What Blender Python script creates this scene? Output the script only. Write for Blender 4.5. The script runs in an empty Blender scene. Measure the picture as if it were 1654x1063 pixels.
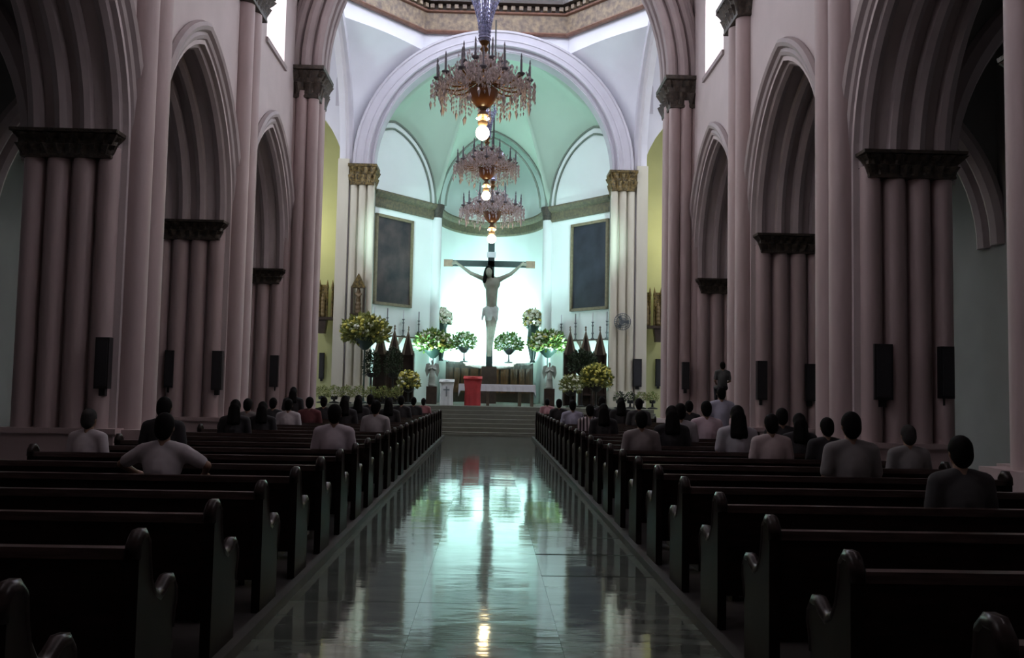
import bpy, math, random
from mathutils import Vector, Matrix, noise
random.seed(7)
PI = math.pi
SC = bpy.context.scene
COL = SC.collection

# ------------------------------------------------------------------ camera
F_PX, CX, CY = 1500.0, 827.0, 531.5
VPX, VPY, ROLL = 790.0, 630.0, math.radians(1.2)
CAM_H = 1.65
v = Vector(((VPX-CX)/F_PX, -(VPY-CY)/F_PX, -1)).normalized()
u0 = Vector((math.sin(ROLL), math.cos(ROLL), 0))
zw = (u0-u0.dot(v)*v).normalized()
xw = v.cross(zw)
C2W = Matrix((xw, v, zw))            # rows = world axes in camera space
cam_d = bpy.data.cameras.new('camera'); cam = bpy.data.objects.new('camera', cam_d)
COL.objects.link(cam)
cam.matrix_world = Matrix.Translation((0, 0, CAM_H)) @ C2W.to_4x4()
cam_d.sensor_width = 36; cam_d.lens = F_PX/1654*36
cam_d.clip_start = .05; cam_d.clip_end = 300
SC.camera = cam

def px(x, y, d):
    """point on the plane Y=d seen at photo pixel (x, y)"""
    w = C2W @ Vector(((x-CX)/F_PX, -(y-CY)/F_PX, -1))
    return Vector((w.x/w.y*d, d, CAM_H+w.z/w.y*d))

# ------------------------------------------------------------------ world, light, exposure
SC.view_settings.view_transform = 'Standard'
SC.view_settings.look = 'None'
SC.view_settings.exposure = 0.0
SC.view_settings.gamma = 1
SC.view_settings.use_curve_mapping = False
wd = bpy.data.worlds.new('world'); SC.world = wd; wd.use_nodes = True
wd.node_tree.nodes['Background'].inputs[0].default_value = (.6, .7, .9, 1)
wd.node_tree.nodes['Background'].inputs[1].default_value = .3

E_CLERE, E_DRUM, E_TRANS, E_AISLE, E_BULB = 4.2, 11.0, 6.0, .2, 45.0

def lamp(name, kind, loc, energy, color, size=.3, target=None, spot=1.4, blend=.6, sy=None):
    d = bpy.data.lights.new(name, kind); d.energy = energy; d.color = color
    if kind == 'AREA':
        d.size = size
        if sy: d.shape = 'RECTANGLE'; d.size_y = sy
    else:
        d.shadow_soft_size = size
    if kind == 'SPOT': d.spot_size = spot; d.spot_blend = blend
    o = bpy.data.objects.new(name, d); COL.objects.link(o); o.location = loc
    if target is not None:
        o.rotation_euler = (Vector(target)-Vector(loc)).to_track_quat('-Z', 'Y').to_euler()
    return o

CYAN = (.63, 1.0, .97)
# floodlights mounted behind the head of the sanctuary arch, aimed into the apse
for sx in (-1, 1):
    lamp('apse_floodlight', 'SPOT', (sx*1.6, 39.95, 15.9), 3300, CYAN, .35, (-sx*.3, 46.5, 5.0), .50, .8)
    # unseen fill spots behind the crossing piers, added to brighten the apse panels
    lamp('apse_panel_fill', 'SPOT', (sx*5.25, 26.75, 7.0), 6800, CYAN, .3, (sx*3.2, 41.6, 8.2), .37, .7)
    lamp('apse_vault_fill', 'SPOT', (sx*4.5, 40.3, 1.6), 2100, CYAN, .3, (-sx*.6, 41.2, 13), 2.3, 1.0)  # unseen fill spot, added to lift the green vault and lunettes
# strip light lying in the trough behind the curved dado
lamp('niche_strip_light', 'AREA', (0, 45.6, 2.9), 560, CYAN, 3.2, (0, 47.2, 8), sy=.5)
# warm lamps of the two chapels beside the sanctuary
for sx in (-1, 1):
    lamp('chapel_lamp', 'POINT', (sx*9.2, 39.9, 8.5), 170, (1, .95, .65), .25)

# ------------------------------------------------------------------ materials
MATS = {}
def mat(name, col, rough=.6, metal=0, emit=0, var=0, vscale=3, bump=0, bscale=20, spec=.5, emit_col=None, stretch=None, col2=None, alpha=1, rand=0):
    if name in MATS: return MATS[name]
    m = bpy.data.materials.new(name); m.use_nodes = True
    nt = m.node_tree; b = nt.nodes['Principled BSDF']
    b.inputs['Roughness'].default_value = rough; b.inputs['Metallic'].default_value = metal
    b.inputs['Specular IOR Level'].default_value = spec
    c4 = (*col, 1); b.inputs['Base Color'].default_value = c4
    if emit:
        b.inputs['Emission Color'].default_value = (*(emit_col or col), 1)
        b.inputs['Emission Strength'].default_value = emit
    tc = mp = None
    if var or bump or col2:
        tc = nt.nodes.new('ShaderNodeTexCoord'); mp = nt.nodes.new('ShaderNodeMapping')
        nt.links.new(tc.outputs['Object'], mp.inputs[0])
        if stretch: mp.inputs['Scale'].default_value = stretch
    if var or col2:
        n = nt.nodes.new('ShaderNodeTexNoise'); n.inputs['Scale'].default_value = vscale; n.inputs['Detail'].default_value = 5
        nt.links.new(mp.outputs[0], n.inputs[0])
        r = nt.nodes.new('ShaderNodeValToRGB'); nt.links.new(n.outputs[0], r.inputs[0])
        lo = col2 or tuple(x*(1-var) for x in col)
        r.color_ramp.elements[0].position = .35; r.color_ramp.elements[1].position = .68
        r.color_ramp.elements[0].color = (*lo, 1); r.color_ramp.elements[1].color = c4
        out = r.outputs[0]
        if rand:
            oi = nt.nodes.new('ShaderNodeObjectInfo'); mr = nt.nodes.new('ShaderNodeMapRange')
            mr.inputs[3].default_value = 1-rand; mr.inputs[4].default_value = 1+rand
            nt.links.new(oi.outputs['Random'], mr.inputs[0])
            mx = nt.nodes.new('ShaderNodeVectorMath'); mx.operation = 'SCALE'
            nt.links.new(out, mx.inputs[0]); nt.links.new(mr.outputs[0], mx.inputs['Scale']); out = mx.outputs[0]
        nt.links.new(out, b.inputs['Base Color'])
    if bump:
        n2 = nt.nodes.new('ShaderNodeTexNoise'); n2.inputs['Scale'].default_value = bscale; n2.inputs['Detail'].default_value = 4
        nt.links.new(mp.outputs[0], n2.inputs[0])
        bp = nt.nodes.new('ShaderNodeBump'); bp.inputs['Strength'].default_value = bump; bp.inputs['Distance'].default_value = .03
        nt.links.new(n2.outputs[0], bp.inputs['Height']); nt.links.new(bp.outputs[0], b.inputs['Normal'])
    MATS[name] = m
    return m

plaster = mat('nave_plaster', (.62, .55, .55), .8, var=.08, vscale=1.2, bump=.1, bscale=30)
stone = mat('pier_stone', (.50, .395, .39), .55, var=.12, vscale=2.5, stretch=(1, 1, .25), bump=.08, bscale=25)
mould = mat('arch_moulding_stone', (.42, .36, .36), .6, var=.12, vscale=2)
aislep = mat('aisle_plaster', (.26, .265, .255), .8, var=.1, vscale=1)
white = mat('white_plaster', (.80, .79, .84), .8, var=.04, vscale=1)
lilac = mat('lilac_stone', (.56, .53, .58), .7, var=.06, vscale=2)
cream = mat('cream_stone', (.66, .62, .50), .6, var=.08, vscale=2, stretch=(1, 1, .2))
yellow = mat('yellow_green_plaster', (.52, .53, .27), .8, var=.08, vscale=1)
apsew = mat('apse_plaster', (.80, .88, .86), .8, var=.03, vscale=1)
green = mat('green_vault_paint', (.47, .62, .51), .8, var=.05, vscale=.8)
ribline = mat('grey_green_rib', (.20, .24, .20), .7)
bronze = mat('dark_bronze_carving', (.075, .058, .042), .5, metal=.2, col2=(.03, .026, .022), vscale=14, bump=.5, bscale=30)
gilt = mat('gilded_carving', (.27, .19, .065), .45, metal=.4, col2=(.05, .04, .022), vscale=12, bump=.4, bscale=30)
corn = mat('brown_gilt_cornice', (.32, .24, .15), .6, col2=(.15, .11, .09), vscale=5, bump=.5, bscale=12)
corngrey = mat('olive_cornice', (.17, .145, .08), .6, col2=(.09, .085, .06), vscale=9, bump=.3, bscale=25)
redtrim = mat('reddish_cornice_lip', (.26, .13, .09), .5, var=.3, vscale=6)
wood = mat('dark_lacquered_wood', (.024, .015, .013), .3, var=.5, vscale=5, stretch=(1, 6, 6), spec=.22)
endwood = mat('matte_end_wood', (.016, .011, .010), .45, var=.4, vscale=5, spec=.08)
woodrail = mat('lit_rail_wood', (.075, .050, .045), .25, var=.4, vscale=5, stretch=(1, 8, 8))  # pew wood made lighter: light falling on the top rails, put into the colour
brownwood = mat('brown_panel_wood', (.15, .06, .025), .4, col2=(.06, .028, .014), vscale=6, stretch=(1, 1, .3))
darkwood = mat('dark_stall_wood', (.055, .035, .026), .4, var=.4, vscale=6)
palewood = mat('pale_stall_edge', (.20, .165, .12), .5, var=.2, vscale=5)
marble = mat('polished_grey_marble', (.155, .175, .155), .07, col2=(.075, .085, .075), vscale=2.2, bump=.10, bscale=1.5, spec=.42, rand=.12, stretch=(.7, 2.2, 1))
marblebase = mat('marble_bed', (.09, .10, .09), .25)
sidefloor = mat('side_floor_tile', (.05, .045, .043), .45, var=.2, vscale=4, spec=.2)
kerbst = mat('pale_kerb_stone', (.07, .066, .06), .5, var=.2, vscale=3, spec=.15)
stepst = mat('grey_step_carpet', (.17, .175, .14), .8, var=.15, vscale=5)
black = mat('black_box_paint', (.012, .012, .014), .4)
grille = mat('black_grille', (.02, .02, .024), .6, bump=.3, bscale=120)
glassday = mat('daylit_clerestory_glass', (.9, .92, 1), .3, emit=E_CLERE*3, emit_col=(.95, .93, 1))
glassdrum = mat('daylit_drum_glass', (.85, .9, 1), .3, emit=E_DRUM, emit_col=(.84, .90, 1))
glasstrans = mat('daylit_transept_glass', (.85, .9, 1), .3, emit=E_TRANS, emit_col=(.88, .92, 1))
glassaisle = mat('dim_aisle_glass', (.6, .6, .65), .3, emit=E_AISLE, emit_col=(.9, .9, 1))
leadm = mat('window_lead', (.05, .05, .055), .5)
crystal = mat('smoky_crystal', (.68, .58, .58), .10, metal=0, spec=1.0, var=.5, vscale=9)
crystalblue = mat('bluish_crystal', (.62, .66, .95), .08, metal=.5, spec=1.0, var=.4, vscale=9)
crystalclear = mat('clear_crystal', (.92, .92, 1), .04, metal=.9)
brass = mat('dark_brass', (.25, .13, .05), .3, metal=.8)
amber = mat('amber_glass_bowl', (.17, .065, .025), .25, spec=.8)
bulbm = mat('lit_bulb', (1, .85, .6), .3, emit=E_BULB, emit_col=(1, .80, .45))
candlem = mat('candle_sleeve', (.12, .11, .13), .5)
canvas = mat('dark_painting_canvas', (.030, .034, .050), .35, col2=(.013, .015, .024), vscale=1.3)
canvas2 = mat('umber_painting_canvas', (.085, .062, .060), .35, col2=(.013, .015, .022), vscale=1.1)
frame_m = mat('old_gilt_frame', (.24, .20, .12), .5, var=.3, vscale=8)
cross_m = mat('dark_cross_wood', (.025, .05, .05), .5, var=.3, vscale=5)
gold = mat('gold_tip', (.33, .21, .13), .4, var=.3, vscale=5)
corpus = mat('carved_flesh', (.34, .34, .27), .55, var=.35, vscale=2.5)
loin = mat('loincloth_white', (.62, .68, .64), .7, var=.2, vscale=5)
hair_dark = mat('dark_hair', (.008, .007, .007), .7, var=.3, vscale=30, spec=.08)
hair_grey = mat('grey_hair', (.05, .048, .047), .8, var=.3, vscale=20, spec=.1)
skin = mat('skin', (.26, .15, .10), .55, var=.12, vscale=6)
trouser = mat('dark_trousers', (.02, .02, .026), .8)
linen = mat('white_linen', (.66, .66, .70), .8, var=.1, vscale=4)
redcloth = mat('red_cloth', (.50, .045, .05), .75, var=.25, vscale=4)
whitecloth = mat('white_embroidered_cloth', (.68, .72, .72), .8, var=.08, vscale=5)
embro = mat('grey_embroidery', (.22, .26, .27), .7)
leaf_l = mat('bright_leaf', (.22, .34, .08), .6, col2=(.09, .18, .04), vscale=8)
leaf_d = mat('dark_leaf', (.045, .075, .03), .6, col2=(.015, .028, .014), vscale=8)
leaf_y = mat('yellow_leaf', (.32, .34, .10), .6, col2=(.14, .17, .05), vscale=8)
fl_y = mat('yellow_flower', (.62, .56, .12), .7, var=.2, vscale=10)
fl_w = mat('white_flower', (.75, .76, .62), .7, var=.1, vscale=10)
potm = mat('dark_green_vase', (.03, .06, .05), .35)
pewter = mat('grey_pewter', (.16, .18, .19), .4, metal=.4)
iron = mat('black_iron', (.02, .02, .02), .45)
statue_m = mat('pale_green_statue', (.46, .52, .46), .6, var=.3, vscale=4)
statue_b = mat('brown_statue', (.20, .14, .07), .6, var=.4, vscale=6)
phonem = mat('phone_body', (.05, .06, .12), .3)

# ------------------------------------------------------------------ mesh helpers
class MB:
    def __init__(s): s.v = []; s.f = []
    def add(s, vs, fs):
        o = len(s.v); s.v += [tuple(p) for p in vs]; s.f += [tuple(i+o for i in f) for f in fs]; return s
    def box(s, c, d, rz=0, rx=0):
        M = Matrix.Translation(c) @ Matrix.Rotation(rz, 4, 'Z') @ Matrix.Rotation(rx, 4, 'X')
        q = [M @ Vector((sx*d[0]/2, sy*d[1]/2, sz*d[2]/2)) for sz in (-1, 1) for sx, sy in ((-1, -1), (1, -1), (1, 1), (-1, 1))]
        return s.add(q, [(3, 2, 1, 0), (4, 5, 6, 7), (0, 1, 5, 4), (1, 2, 6, 5), (2, 3, 7, 6), (3, 0, 4, 7)])
    def tube(s, path, r, seg=8, cap=True, closed=False):
        path = [Vector(p) for p in path]; n = len(path); rs = r if isinstance(r, (list, tuple)) else [r]*n
        vs = []; nrm = None
        for i, p in enumerate(path):
            if closed: t = path[(i+1) % n]-path[i-1]
            else: t = path[min(i+1, n-1)]-path[max(i-1, 0)]
            t = t.normalized()
            if nrm is None:
                a = Vector((0, 0, 1)) if abs(t.z) < .9 else Vector((1, 0, 0))
                nrm = (a-a.dot(t)*t).normalized()
            else:
                nrm = (nrm-nrm.dot(t)*t)
                nrm = nrm.normalized() if nrm.length > 1e-6 else t.orthogonal().normalized()
            bn = t.cross(nrm)
            for k in range(seg):
                a = 2*PI*k/seg
                vs.append(p+(nrm*math.cos(a)+bn*math.sin(a))*rs[i])
        fs = []
        for i in range(n if closed else n-1):
            j = (i+1) % n
            for k in range(seg):
                k2 = (k+1) % seg
                fs.append((i*seg+k, i*seg+k2, j*seg+k2, j*seg+k))
        if cap and not closed:
            fs.append(tuple(range(seg-1, -1, -1))); fs.append(tuple((n-1)*seg+k for k in range(seg)))
        return s.add(vs, fs)
    def lathe(s, prof, seg=16, c=(0, 0, 0), sx=1, sy=1):
        vs = []; fs = []; n = len(prof)
        for r, z in prof:
            for k in range(seg):
                a = 2*PI*k/seg
                vs.append((c[0]+r*sx*math.cos(a), c[1]+r*sy*math.sin(a), c[2]+z))
        for i in range(n-1):
            for k in range(seg):
                k2 = (k+1) % seg
                fs.append((i*seg+k, i*seg+k2, (i+1)*seg+k2, (i+1)*seg+k))
        fs.append(tuple(range(seg-1, -1, -1))); fs.append(tuple((n-1)*seg+k for k in range(seg)))
        return s.add(vs, fs)
    def prism(s, poly, fn):
        """poly: list of (u,w); fn(u,w,k) -> 3D, k=0/1 for the two faces"""
        n = len(poly)
        vs = [fn(u, w, 0) for u, w in poly]+[fn(u, w, 1) for u, w in poly]
        fs = [tuple(range(n-1, -1, -1)), tuple(range(n, 2*n))]+[(i, (i+1) % n, n+(i+1) % n, n+i) for i in range(n)]
        return s.add(vs, fs)
    def grid(s, rows):
        n = len(rows[0]); vs = [p for r in rows for p in r]
        fs = [(i*n+j, i*n+j+1, (i+1)*n+j+1, (i+1)*n+j) for i in range(len(rows)-1) for j in range(n-1)]
        return s.add(vs, fs)
    def ell(s, c, r, u=8, w=6, R=None):
        vs = [Vector((0, 0, -1))]; 
        for i in range(1, w):
            a = PI*i/w-PI/2
            for k in range(u):
                b = 2*PI*k/u; vs.append(Vector((math.cos(a)*math.cos(b), math.cos(a)*math.sin(b), math.sin(a))))
        vs.append(Vector((0, 0, 1)))
        if isinstance(r, (int, float)): r = (r, r, r)
        vs = [Vector((p.x*r[0], p.y*r[1], p.z*r[2])) for p in vs]
        if R is not None: vs = [R @ p for p in vs]
        vs = [p+Vector(c) for p in vs]
        fs = [(0, 1+(k+1) % u, 1+k) for k in range(u)]
        for i in range(w-2):
            for k in range(u):
                k2 = (k+1) % u; a = 1+i*u
                fs.append((a+k, a+k2, a+u+k2, a+u+k))
        a = 1+(w-2)*u
        fs += [(a+k, a+(k+1) % u, len(vs)-1) for k in range(u)]
        return s.add(vs, fs)
    def cap(s, a, b, ra, rb, seg=10):      # tapered capsule
        a = Vector(a); b = Vector(b)
        s.tube([a, b], [ra, rb], seg); s.ell(a, ra, seg, 6); s.ell(b, rb, seg, 6); return s
    def mesh(s, name, m, smooth=False):
        me = bpy.data.meshes.new(name); me.from_pydata(s.v, [], s.f); me.materials.append(m)
        if smooth: me.polygons.foreach_set('use_smooth', [True]*len(me.polygons))
        me.update(); return me
    def build(s, name, m, parent=None, smooth=False, kind=None, loc=None):
        o = bpy.data.objects.new(name, s.mesh(name, m, smooth)); COL.objects.link(o)
        if parent is not None: o.parent = parent
        if kind: o['kind'] = kind
        if loc is not None: o.location = loc
        return o

def autosmooth(o, ang=40):
    me = o.data
    me.polygons.foreach_set('use_smooth', [True]*len(me.polygons))
    try: me.set_sharp_from_angle(angle=math.radians(ang))
    except Exception: pass
    return o
def tag(o, label, cat=None, group=None, kind=None):
    o['label'] = label
    if cat: o['category'] = cat
    if group: o['group'] = group
    if kind: o['kind'] = kind
    return o
def thing(name, label, cat, loc=(0, 0, 0), rz=0, group=None):
    o = bpy.data.objects.new(name, None); COL.objects.link(o); o.location = loc; o.rotation_euler = (0, 0, rz)
    o.empty_display_size = .1
    return tag(o, label, cat, group)
def struct(o, label=None):
    o['kind'] = 'structure'
    if label: o['label'] = label
    return o
def link_part(me, name, parent, loc=(0, 0, 0), rz=0, m=None):
    o = bpy.data.objects.new(name, me); COL.objects.link(o); o.parent = parent; o.location = loc; o.rotation_euler = (0, 0, rz)
    if m is not None:
        o.material_slots[0].link = 'OBJECT'; o.material_slots[0].material = m
    return o
def copy_tree(o, parent=None):
    c = o.copy(); COL.objects.link(c); c.parent = parent
    for ch in list(o.children): copy_tree(ch, c)
    return c

def arch_pts(a, rise, n=14, o=0.0):
    """pointed arch about u=0 springing at w=0, half span a, grown outward by o"""
    if rise <= a+1e-6:
        R = a+o
        return [(-R*math.cos(PI*i/(2*n)), R*math.sin(PI*i/(2*n))*(rise/a)) for i in range(2*n+1)]
    c = (rise*rise-a*a)/(2*a); r = a+c+o
    t1 = math.acos(c/r)
    left = [(c-r*math.cos(t1*i/n), r*math.sin(t1*i/n)) for i in range(n+1)]
    return left+[(-u, w) for u, w in reversed(left[:-1])]
def arch_h(a, rise):
    def f(u):
        if abs(u) >= a: return None
        if rise <= a: return rise*math.sqrt(1-(u/a)**2)
        c = (rise*rise-a*a)/(2*a); r = a+c
        return math.sqrt(max(0, r*r-(abs(u)+c)**2))
    return f
def wall_mesh(us, solids, t0, t1, fn):
    """wall of strips: solids(u_mid)-> list of (z_fn0, z_fn1) ; fn(u,z,t)->3D"""
    m = MB()
    for a, b in zip(us[:-1], us[1:]):
        for lo, hi in solids((a+b)/2):
            q = []
            for t in (t0, t1):
                q += [fn(a, lo(a), t), fn(b, lo(b), t), fn(b, hi(b), t), fn(a, hi(a), t)]
            m.add(q, [(0, 1, 2, 3), (7, 6, 5, 4), (0, 4, 5, 1), (3, 2, 6, 7), (0, 3, 7, 4), (1, 5, 6, 2)])
    return m
def lin(lst): return sorted(set(round(x, 5) for x in lst))

def carved(xa, xb, ya, yb, z0, z1, flare=.16, amp=.045, pitch=.2):
    """carved leaf capital: a ring of leaves bulging from a rectangular bell"""
    per = []
    step = pitch/4
    def seg(p, q):
        L = math.dist(p, q); n = max(2, int(L/step))
        return [(p[0]+(q[0]-p[0])*i/n, p[1]+(q[1]-p[1])*i/n) for i in range(n)]
    c = [(xa, ya), (xb, ya), (xb, yb), (xa, yb)]
    for i in range(4): per += seg(c[i], c[(i+1) % 4])
    cx, cy = (xa+xb)/2, (ya+yb)/2; hx, hy = (xb-xa)/2, (yb-ya)/2
    rows = []
    H = z1-z0; prof = [(0, 0, .0), (.06, .05, .0), (.12, .0, .2), (.3, .12, 1), (.46, .42, 1), (.5, .2, .4), (.66, .35, -1), (.82, .85, -1), (.86, .7, -.2), (.88, 1, 0), (1, 1.05, 0)]
    m = MB(); N = len(per)
    for h, fl, wv in prof:
        r = []
        for i, (x, y) in enumerate(per):
            e = flare*fl+(amp*math.sin(i*PI/2+.4)*wv if wv else 0)
            r.append((cx+(x-cx)*(1+e/hx), cy+(y-cy)*(1+e/hy), z0+h*H))
        rows.append(r)
    vs = [p for r in rows for p in r]; fs = []
    for i in range(len(rows)-1):
        for j in range(N):
            k = (j+1) % N; fs.append((i*N+j, i*N+k, (i+1)*N+k, (i+1)*N+j))
    fs.append(tuple(range(N-1, -1, -1))); fs.append(tuple((len(rows)-1)*N+j for j in range(N)))
    return m.add(vs, fs)

# ================================================================== STRUCTURE
X0, X1, XO = 5.5, 7.0, 11.0           # nave face, aisle face, outer wall
PY = [2.8, 8.35, 13.9, 19.45, 25.0]   # near faces of the piers
PD = 1.2                               # pier depth
SPR, RISE = 5.2, 2.85
BAYS = [(PY[i]+PD, PY[i+1]) for i in range(4)]
YBACK, YC0, YC1 = -6.0, 26.2, 39.0

# floor
f = struct(MB().box((0, 13, -.06), (24, 40, .08)).build('floor', marblebase), 'polished grey marble floor of the central aisle')
slab_me = MB().box((0, 0, -.01), (.9985, 1.0985, .05)).mesh('slab', marble)
for j in range(29):
    for i in (-1, 0, 1):
        o = link_part(slab_me, 'slab', f, (i*1.0, 1.2+j*1.1, 0))
        o.rotation_euler = (random.gauss(0, .0022), random.gauss(0, .0010), 0)
for sx in (-1, 1):
    p = struct(MB().box((sx*3.3, 13.8, .025), (3.5, 36.4, .11)).build('floor_platform', sidefloor), 'dark low platform under the pews on the %s' % ('left' if sx < 0 else 'right'))
    MB().box((sx*1.525, 13.8, .03), (.07, 36.4, .12)).build('kerb', kerbst, p)
    struct(MB().box((sx*8.1, 13, 0), (6.1, 40, .06)).build('floor_side', sidefloor))

# nave arcade walls
def y2l(sx): return lambda u, z, t: (sx*t, u, z)
WIN_W, WIN_S, WIN_H, WIN_R = .95, 10.0, 1.9, 1.5   # clerestory half width, sill, straight height, rise
win_n = 0
for sx, side in ((-1, 'left'), (1, 'right')):
    ah = arch_h((BAYS[0][1]-BAYS[0][0])/2, RISE); wh = arch_h(WIN_W, WIN_R)
    us = [YBACK, YC0]
    for a, b in BAYS:
        c = (a+b)/2; h = (b-a)/2
        us += [a, b, c]+[c+u for u, w in arch_pts(h, RISE, 12)]+[c+u for u, w in arch_pts(WIN_W, WIN_R, 6)]
    us += PY
    def solids(u):
        for a, b in BAYS:
            if a < u < b:
                c = (a+b)/2
                lo = lambda y, c=c: SPR+(ah(min(max(y-c, -2.1749), 2.1749)) or 0)
                if abs(u-c) < WIN_W:
                    return [(lo, lambda y: WIN_S), (lambda y, c=c: WIN_S+WIN_H+(wh(min(max(y-c, -.9499), .9499)) or 0), lambda y: 15)]
                return [(lo, lambda y: 15)]
        return [(lambda y: 0, lambda y: 15)]
    w = struct(wall_mesh(lin(us), solids, X0, X1, y2l(sx)).build('wall_'+side, plaster), 'pale plaster nave wall with pointed arches on the '+side)
    for (a, b) in BAYS:
        c = (a+b)/2; h = (b-a)/2
        for o_, x_, r_ in ((.33, 5.46, .10), (.16, 5.52, .09), (.02, 5.70, .12), (-.04, 6.1, .11), (-.05, 6.45, .13), (-.02, 6.85, .12)):
            path = [(sx*x_, c+u, SPR+z) for u, z in arch_pts(h, RISE, 14, o_)]
            if o_ < .1: path = [(sx*x_, path[0][1], 4.4)]+path+[(sx*x_, path[-1][1], 4.4)]
            autosmooth(MB().tube(path, r_, 8).build('arch_moulding', mould, w))
        # clerestory window
        win_n += 1
        wo = struct(MB().prism([(u, WIN_H+z) for u, z in arch_pts(WIN_W, WIN_R, 8)]+[(WIN_W, 0), (-WIN_W, 0)], lambda u, z, k: (sx*(X0+.95+.03*k), c+u, WIN_S+z)).build('window_%d' % win_n, glassday), 'bright daylit clerestory window with lead bars in the %s wall' % side)
        for k in range(-1, 2):
            MB().box((sx*(X0+.9), c+k*.45, WIN_S+1.4), (.07, .06, 2.9)).build('mullion', leadm, wo)
        for k in range(5):
            MB().box((sx*(X0+.9), c, WIN_S+.4+k*.5), (.05, 1.9, .04)).build('glazing_bar', leadm, wo)
        MB().prism([(X0-.06, -.16), (X0-.06, -.04), (X0+.9, .02), (X0+.9, -.16)], lambda u, z, k: (sx*u, c+(k*2-1)*1.05, WIN_S+z)).build('sill', mould, wo)
    # outer aisle wall with dim windows, aisle ceiling
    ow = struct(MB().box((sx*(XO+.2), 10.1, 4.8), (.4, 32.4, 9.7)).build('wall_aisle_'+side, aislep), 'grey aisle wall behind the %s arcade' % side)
    for (a, b) in BAYS:
        c = (a+b)/2; win_n += 1
        struct(MB().prism([(u, 2+z) for u, z in arch_pts(.6, 1, 6)]+[(.6, 0), (-.6, 0)], lambda u, z, k: (sx*(XO-.03-.05*k), c+u, 4.3+z)).build('window_%d' % win_n, glassaisle), 'dim pointed aisle window on the '+side)
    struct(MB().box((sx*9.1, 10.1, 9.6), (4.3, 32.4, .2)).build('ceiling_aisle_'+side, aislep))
    for yy in PY:
        c_ = (X1+XO)/2; h_ = (XO-X1)/2
        pth = [(sx*(c_+u), yy+.55, 5.0+z) for u, z in arch_pts(h_, 3.4, 12)]
        for dy in (-.3, .25):
            autosmooth(MB().tube([(p[0], p[1]+dy, p[2]) for p in pth], .2, 8).build('aisle_rib', mould, w))
        us2 = lin([c_+u for u, z in arch_pts(h_, 3.4, 12)]+[X1, XO])
        hf = arch_h(h_, 3.4)
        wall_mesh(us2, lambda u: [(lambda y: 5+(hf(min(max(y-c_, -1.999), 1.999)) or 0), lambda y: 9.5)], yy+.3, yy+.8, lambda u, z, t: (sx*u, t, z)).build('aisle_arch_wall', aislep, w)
# nave vault and back wall
rows = []
for yy in (YBACK, YC0-.6):
    rows.append([(-5.6*math.cos(PI*i/16), yy, 14.8+2.2*math.sin(PI*i/16)) for i in range(17)])
struct(MB().grid(rows).build('ceiling', plaster), 'pale plaster barrel ceiling of the nave')
struct(MB().box((0, YBACK-.2, 8.5), (23, .4, 17.2)).build('wall_back', plaster), 'plain plaster entrance wall')

# crossing arch (between nave and crossing), elliptical
ZC, AX, BZ = 10.35, 4.82, 5.4
def ell(a, b, t): return (-a*math.cos(t), b*math.sin(t))
ts = [PI*i/36 for i in range(37)]
m = MB(); rowsq = []
for t in ts:
    x0, z0 = ell(AX, BZ, t); x1, z1 = ell(AX+.85, BZ+.8, t)
    rowsq.append([(x0, 25.1, ZC+z0), (x1, 25.1, ZC+z1), (x1, 26.2, ZC+z1), (x0, 26.2, ZC+z0), (x0, 25.1, ZC+z0)])
m.grid(rowsq)
ca = struct(autosmooth(m.build('crossing_arch', mould)), 'broad moulded stone arch at the end of the nave')
for off, yy, r in ((.05, 25.1, .14), (.38, 25.04, .15), (.68, 25.08, .14), (.82, 25.1, .1), (0, 25.45, .12), (0, 25.85, .12)):
    autosmooth(MB().tube([(x, yy, ZC+z) for x, z in [ell(AX+off, BZ+off*.9, t) for t in ts]], r, 8).build('arch_moulding', mould, ca))
us = lin([ell(AX+.8, BZ+.7, t)[0] for t in ts]+[-6.2, 6.2])
wall_mesh(us, lambda u: [(lambda x: ZC+(BZ+.7)*math.sqrt(max(0, 1-(x/(AX+.8))**2)), lambda x: 17.2)], 25.3, 26.1, lambda u, z, t: (u, t, z)).build('spandrel', plaster, ca)

# crossing: far wall with sanctuary arch and two chapel arches
RA, ZA = 5.04, 11.0
CHX, CHA, CHS, CHR = 8.7, 2.5, 10.0, 4.33
ch = arch_h(CHA, CHR)
us = [-12, 12, -6.05, 6.05]+[RA*1.05*math.cos(PI*i/40) for i in range(41)]
for sx in (-1, 1): us += [sx*(CHX+u) for u, z in arch_pts(CHA, CHR, 12)]
def solids(u):
    if abs(u) < RA*1.05:
        return [(lambda x: ZA+math.sqrt(max(0, (RA*1.05)**2-x*x)), lambda x: 17.2)]
    if abs(abs(u)-CHX) < CHA:
        return [(lambda x: CHS+(ch(min(max(abs(x)-CHX, -2.4999), 2.4999)) or 0), lambda x: 17.2)]
    return [(lambda x: 0, lambda x: 17.2)]
wf = struct(wall_mesh(lin(us), solids, YC1, YC1+.9, lambda u, z, t: (u, t, z)).build('wall_front', white), 'white crossing wall around the sanctuary arch')
# small blind lancets in the white wall
for sx in (-1, 1):
    MB().prism([(u, 1.1+z) for u, z in arch_pts(.16, .3, 5)]+[(.16, 0), (-.16, 0)], lambda u, z, k: (sx*6.62+u, YC1-.02-.02*k, 13.6+z)).build('blind_lancet', lilac, wf)
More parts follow.
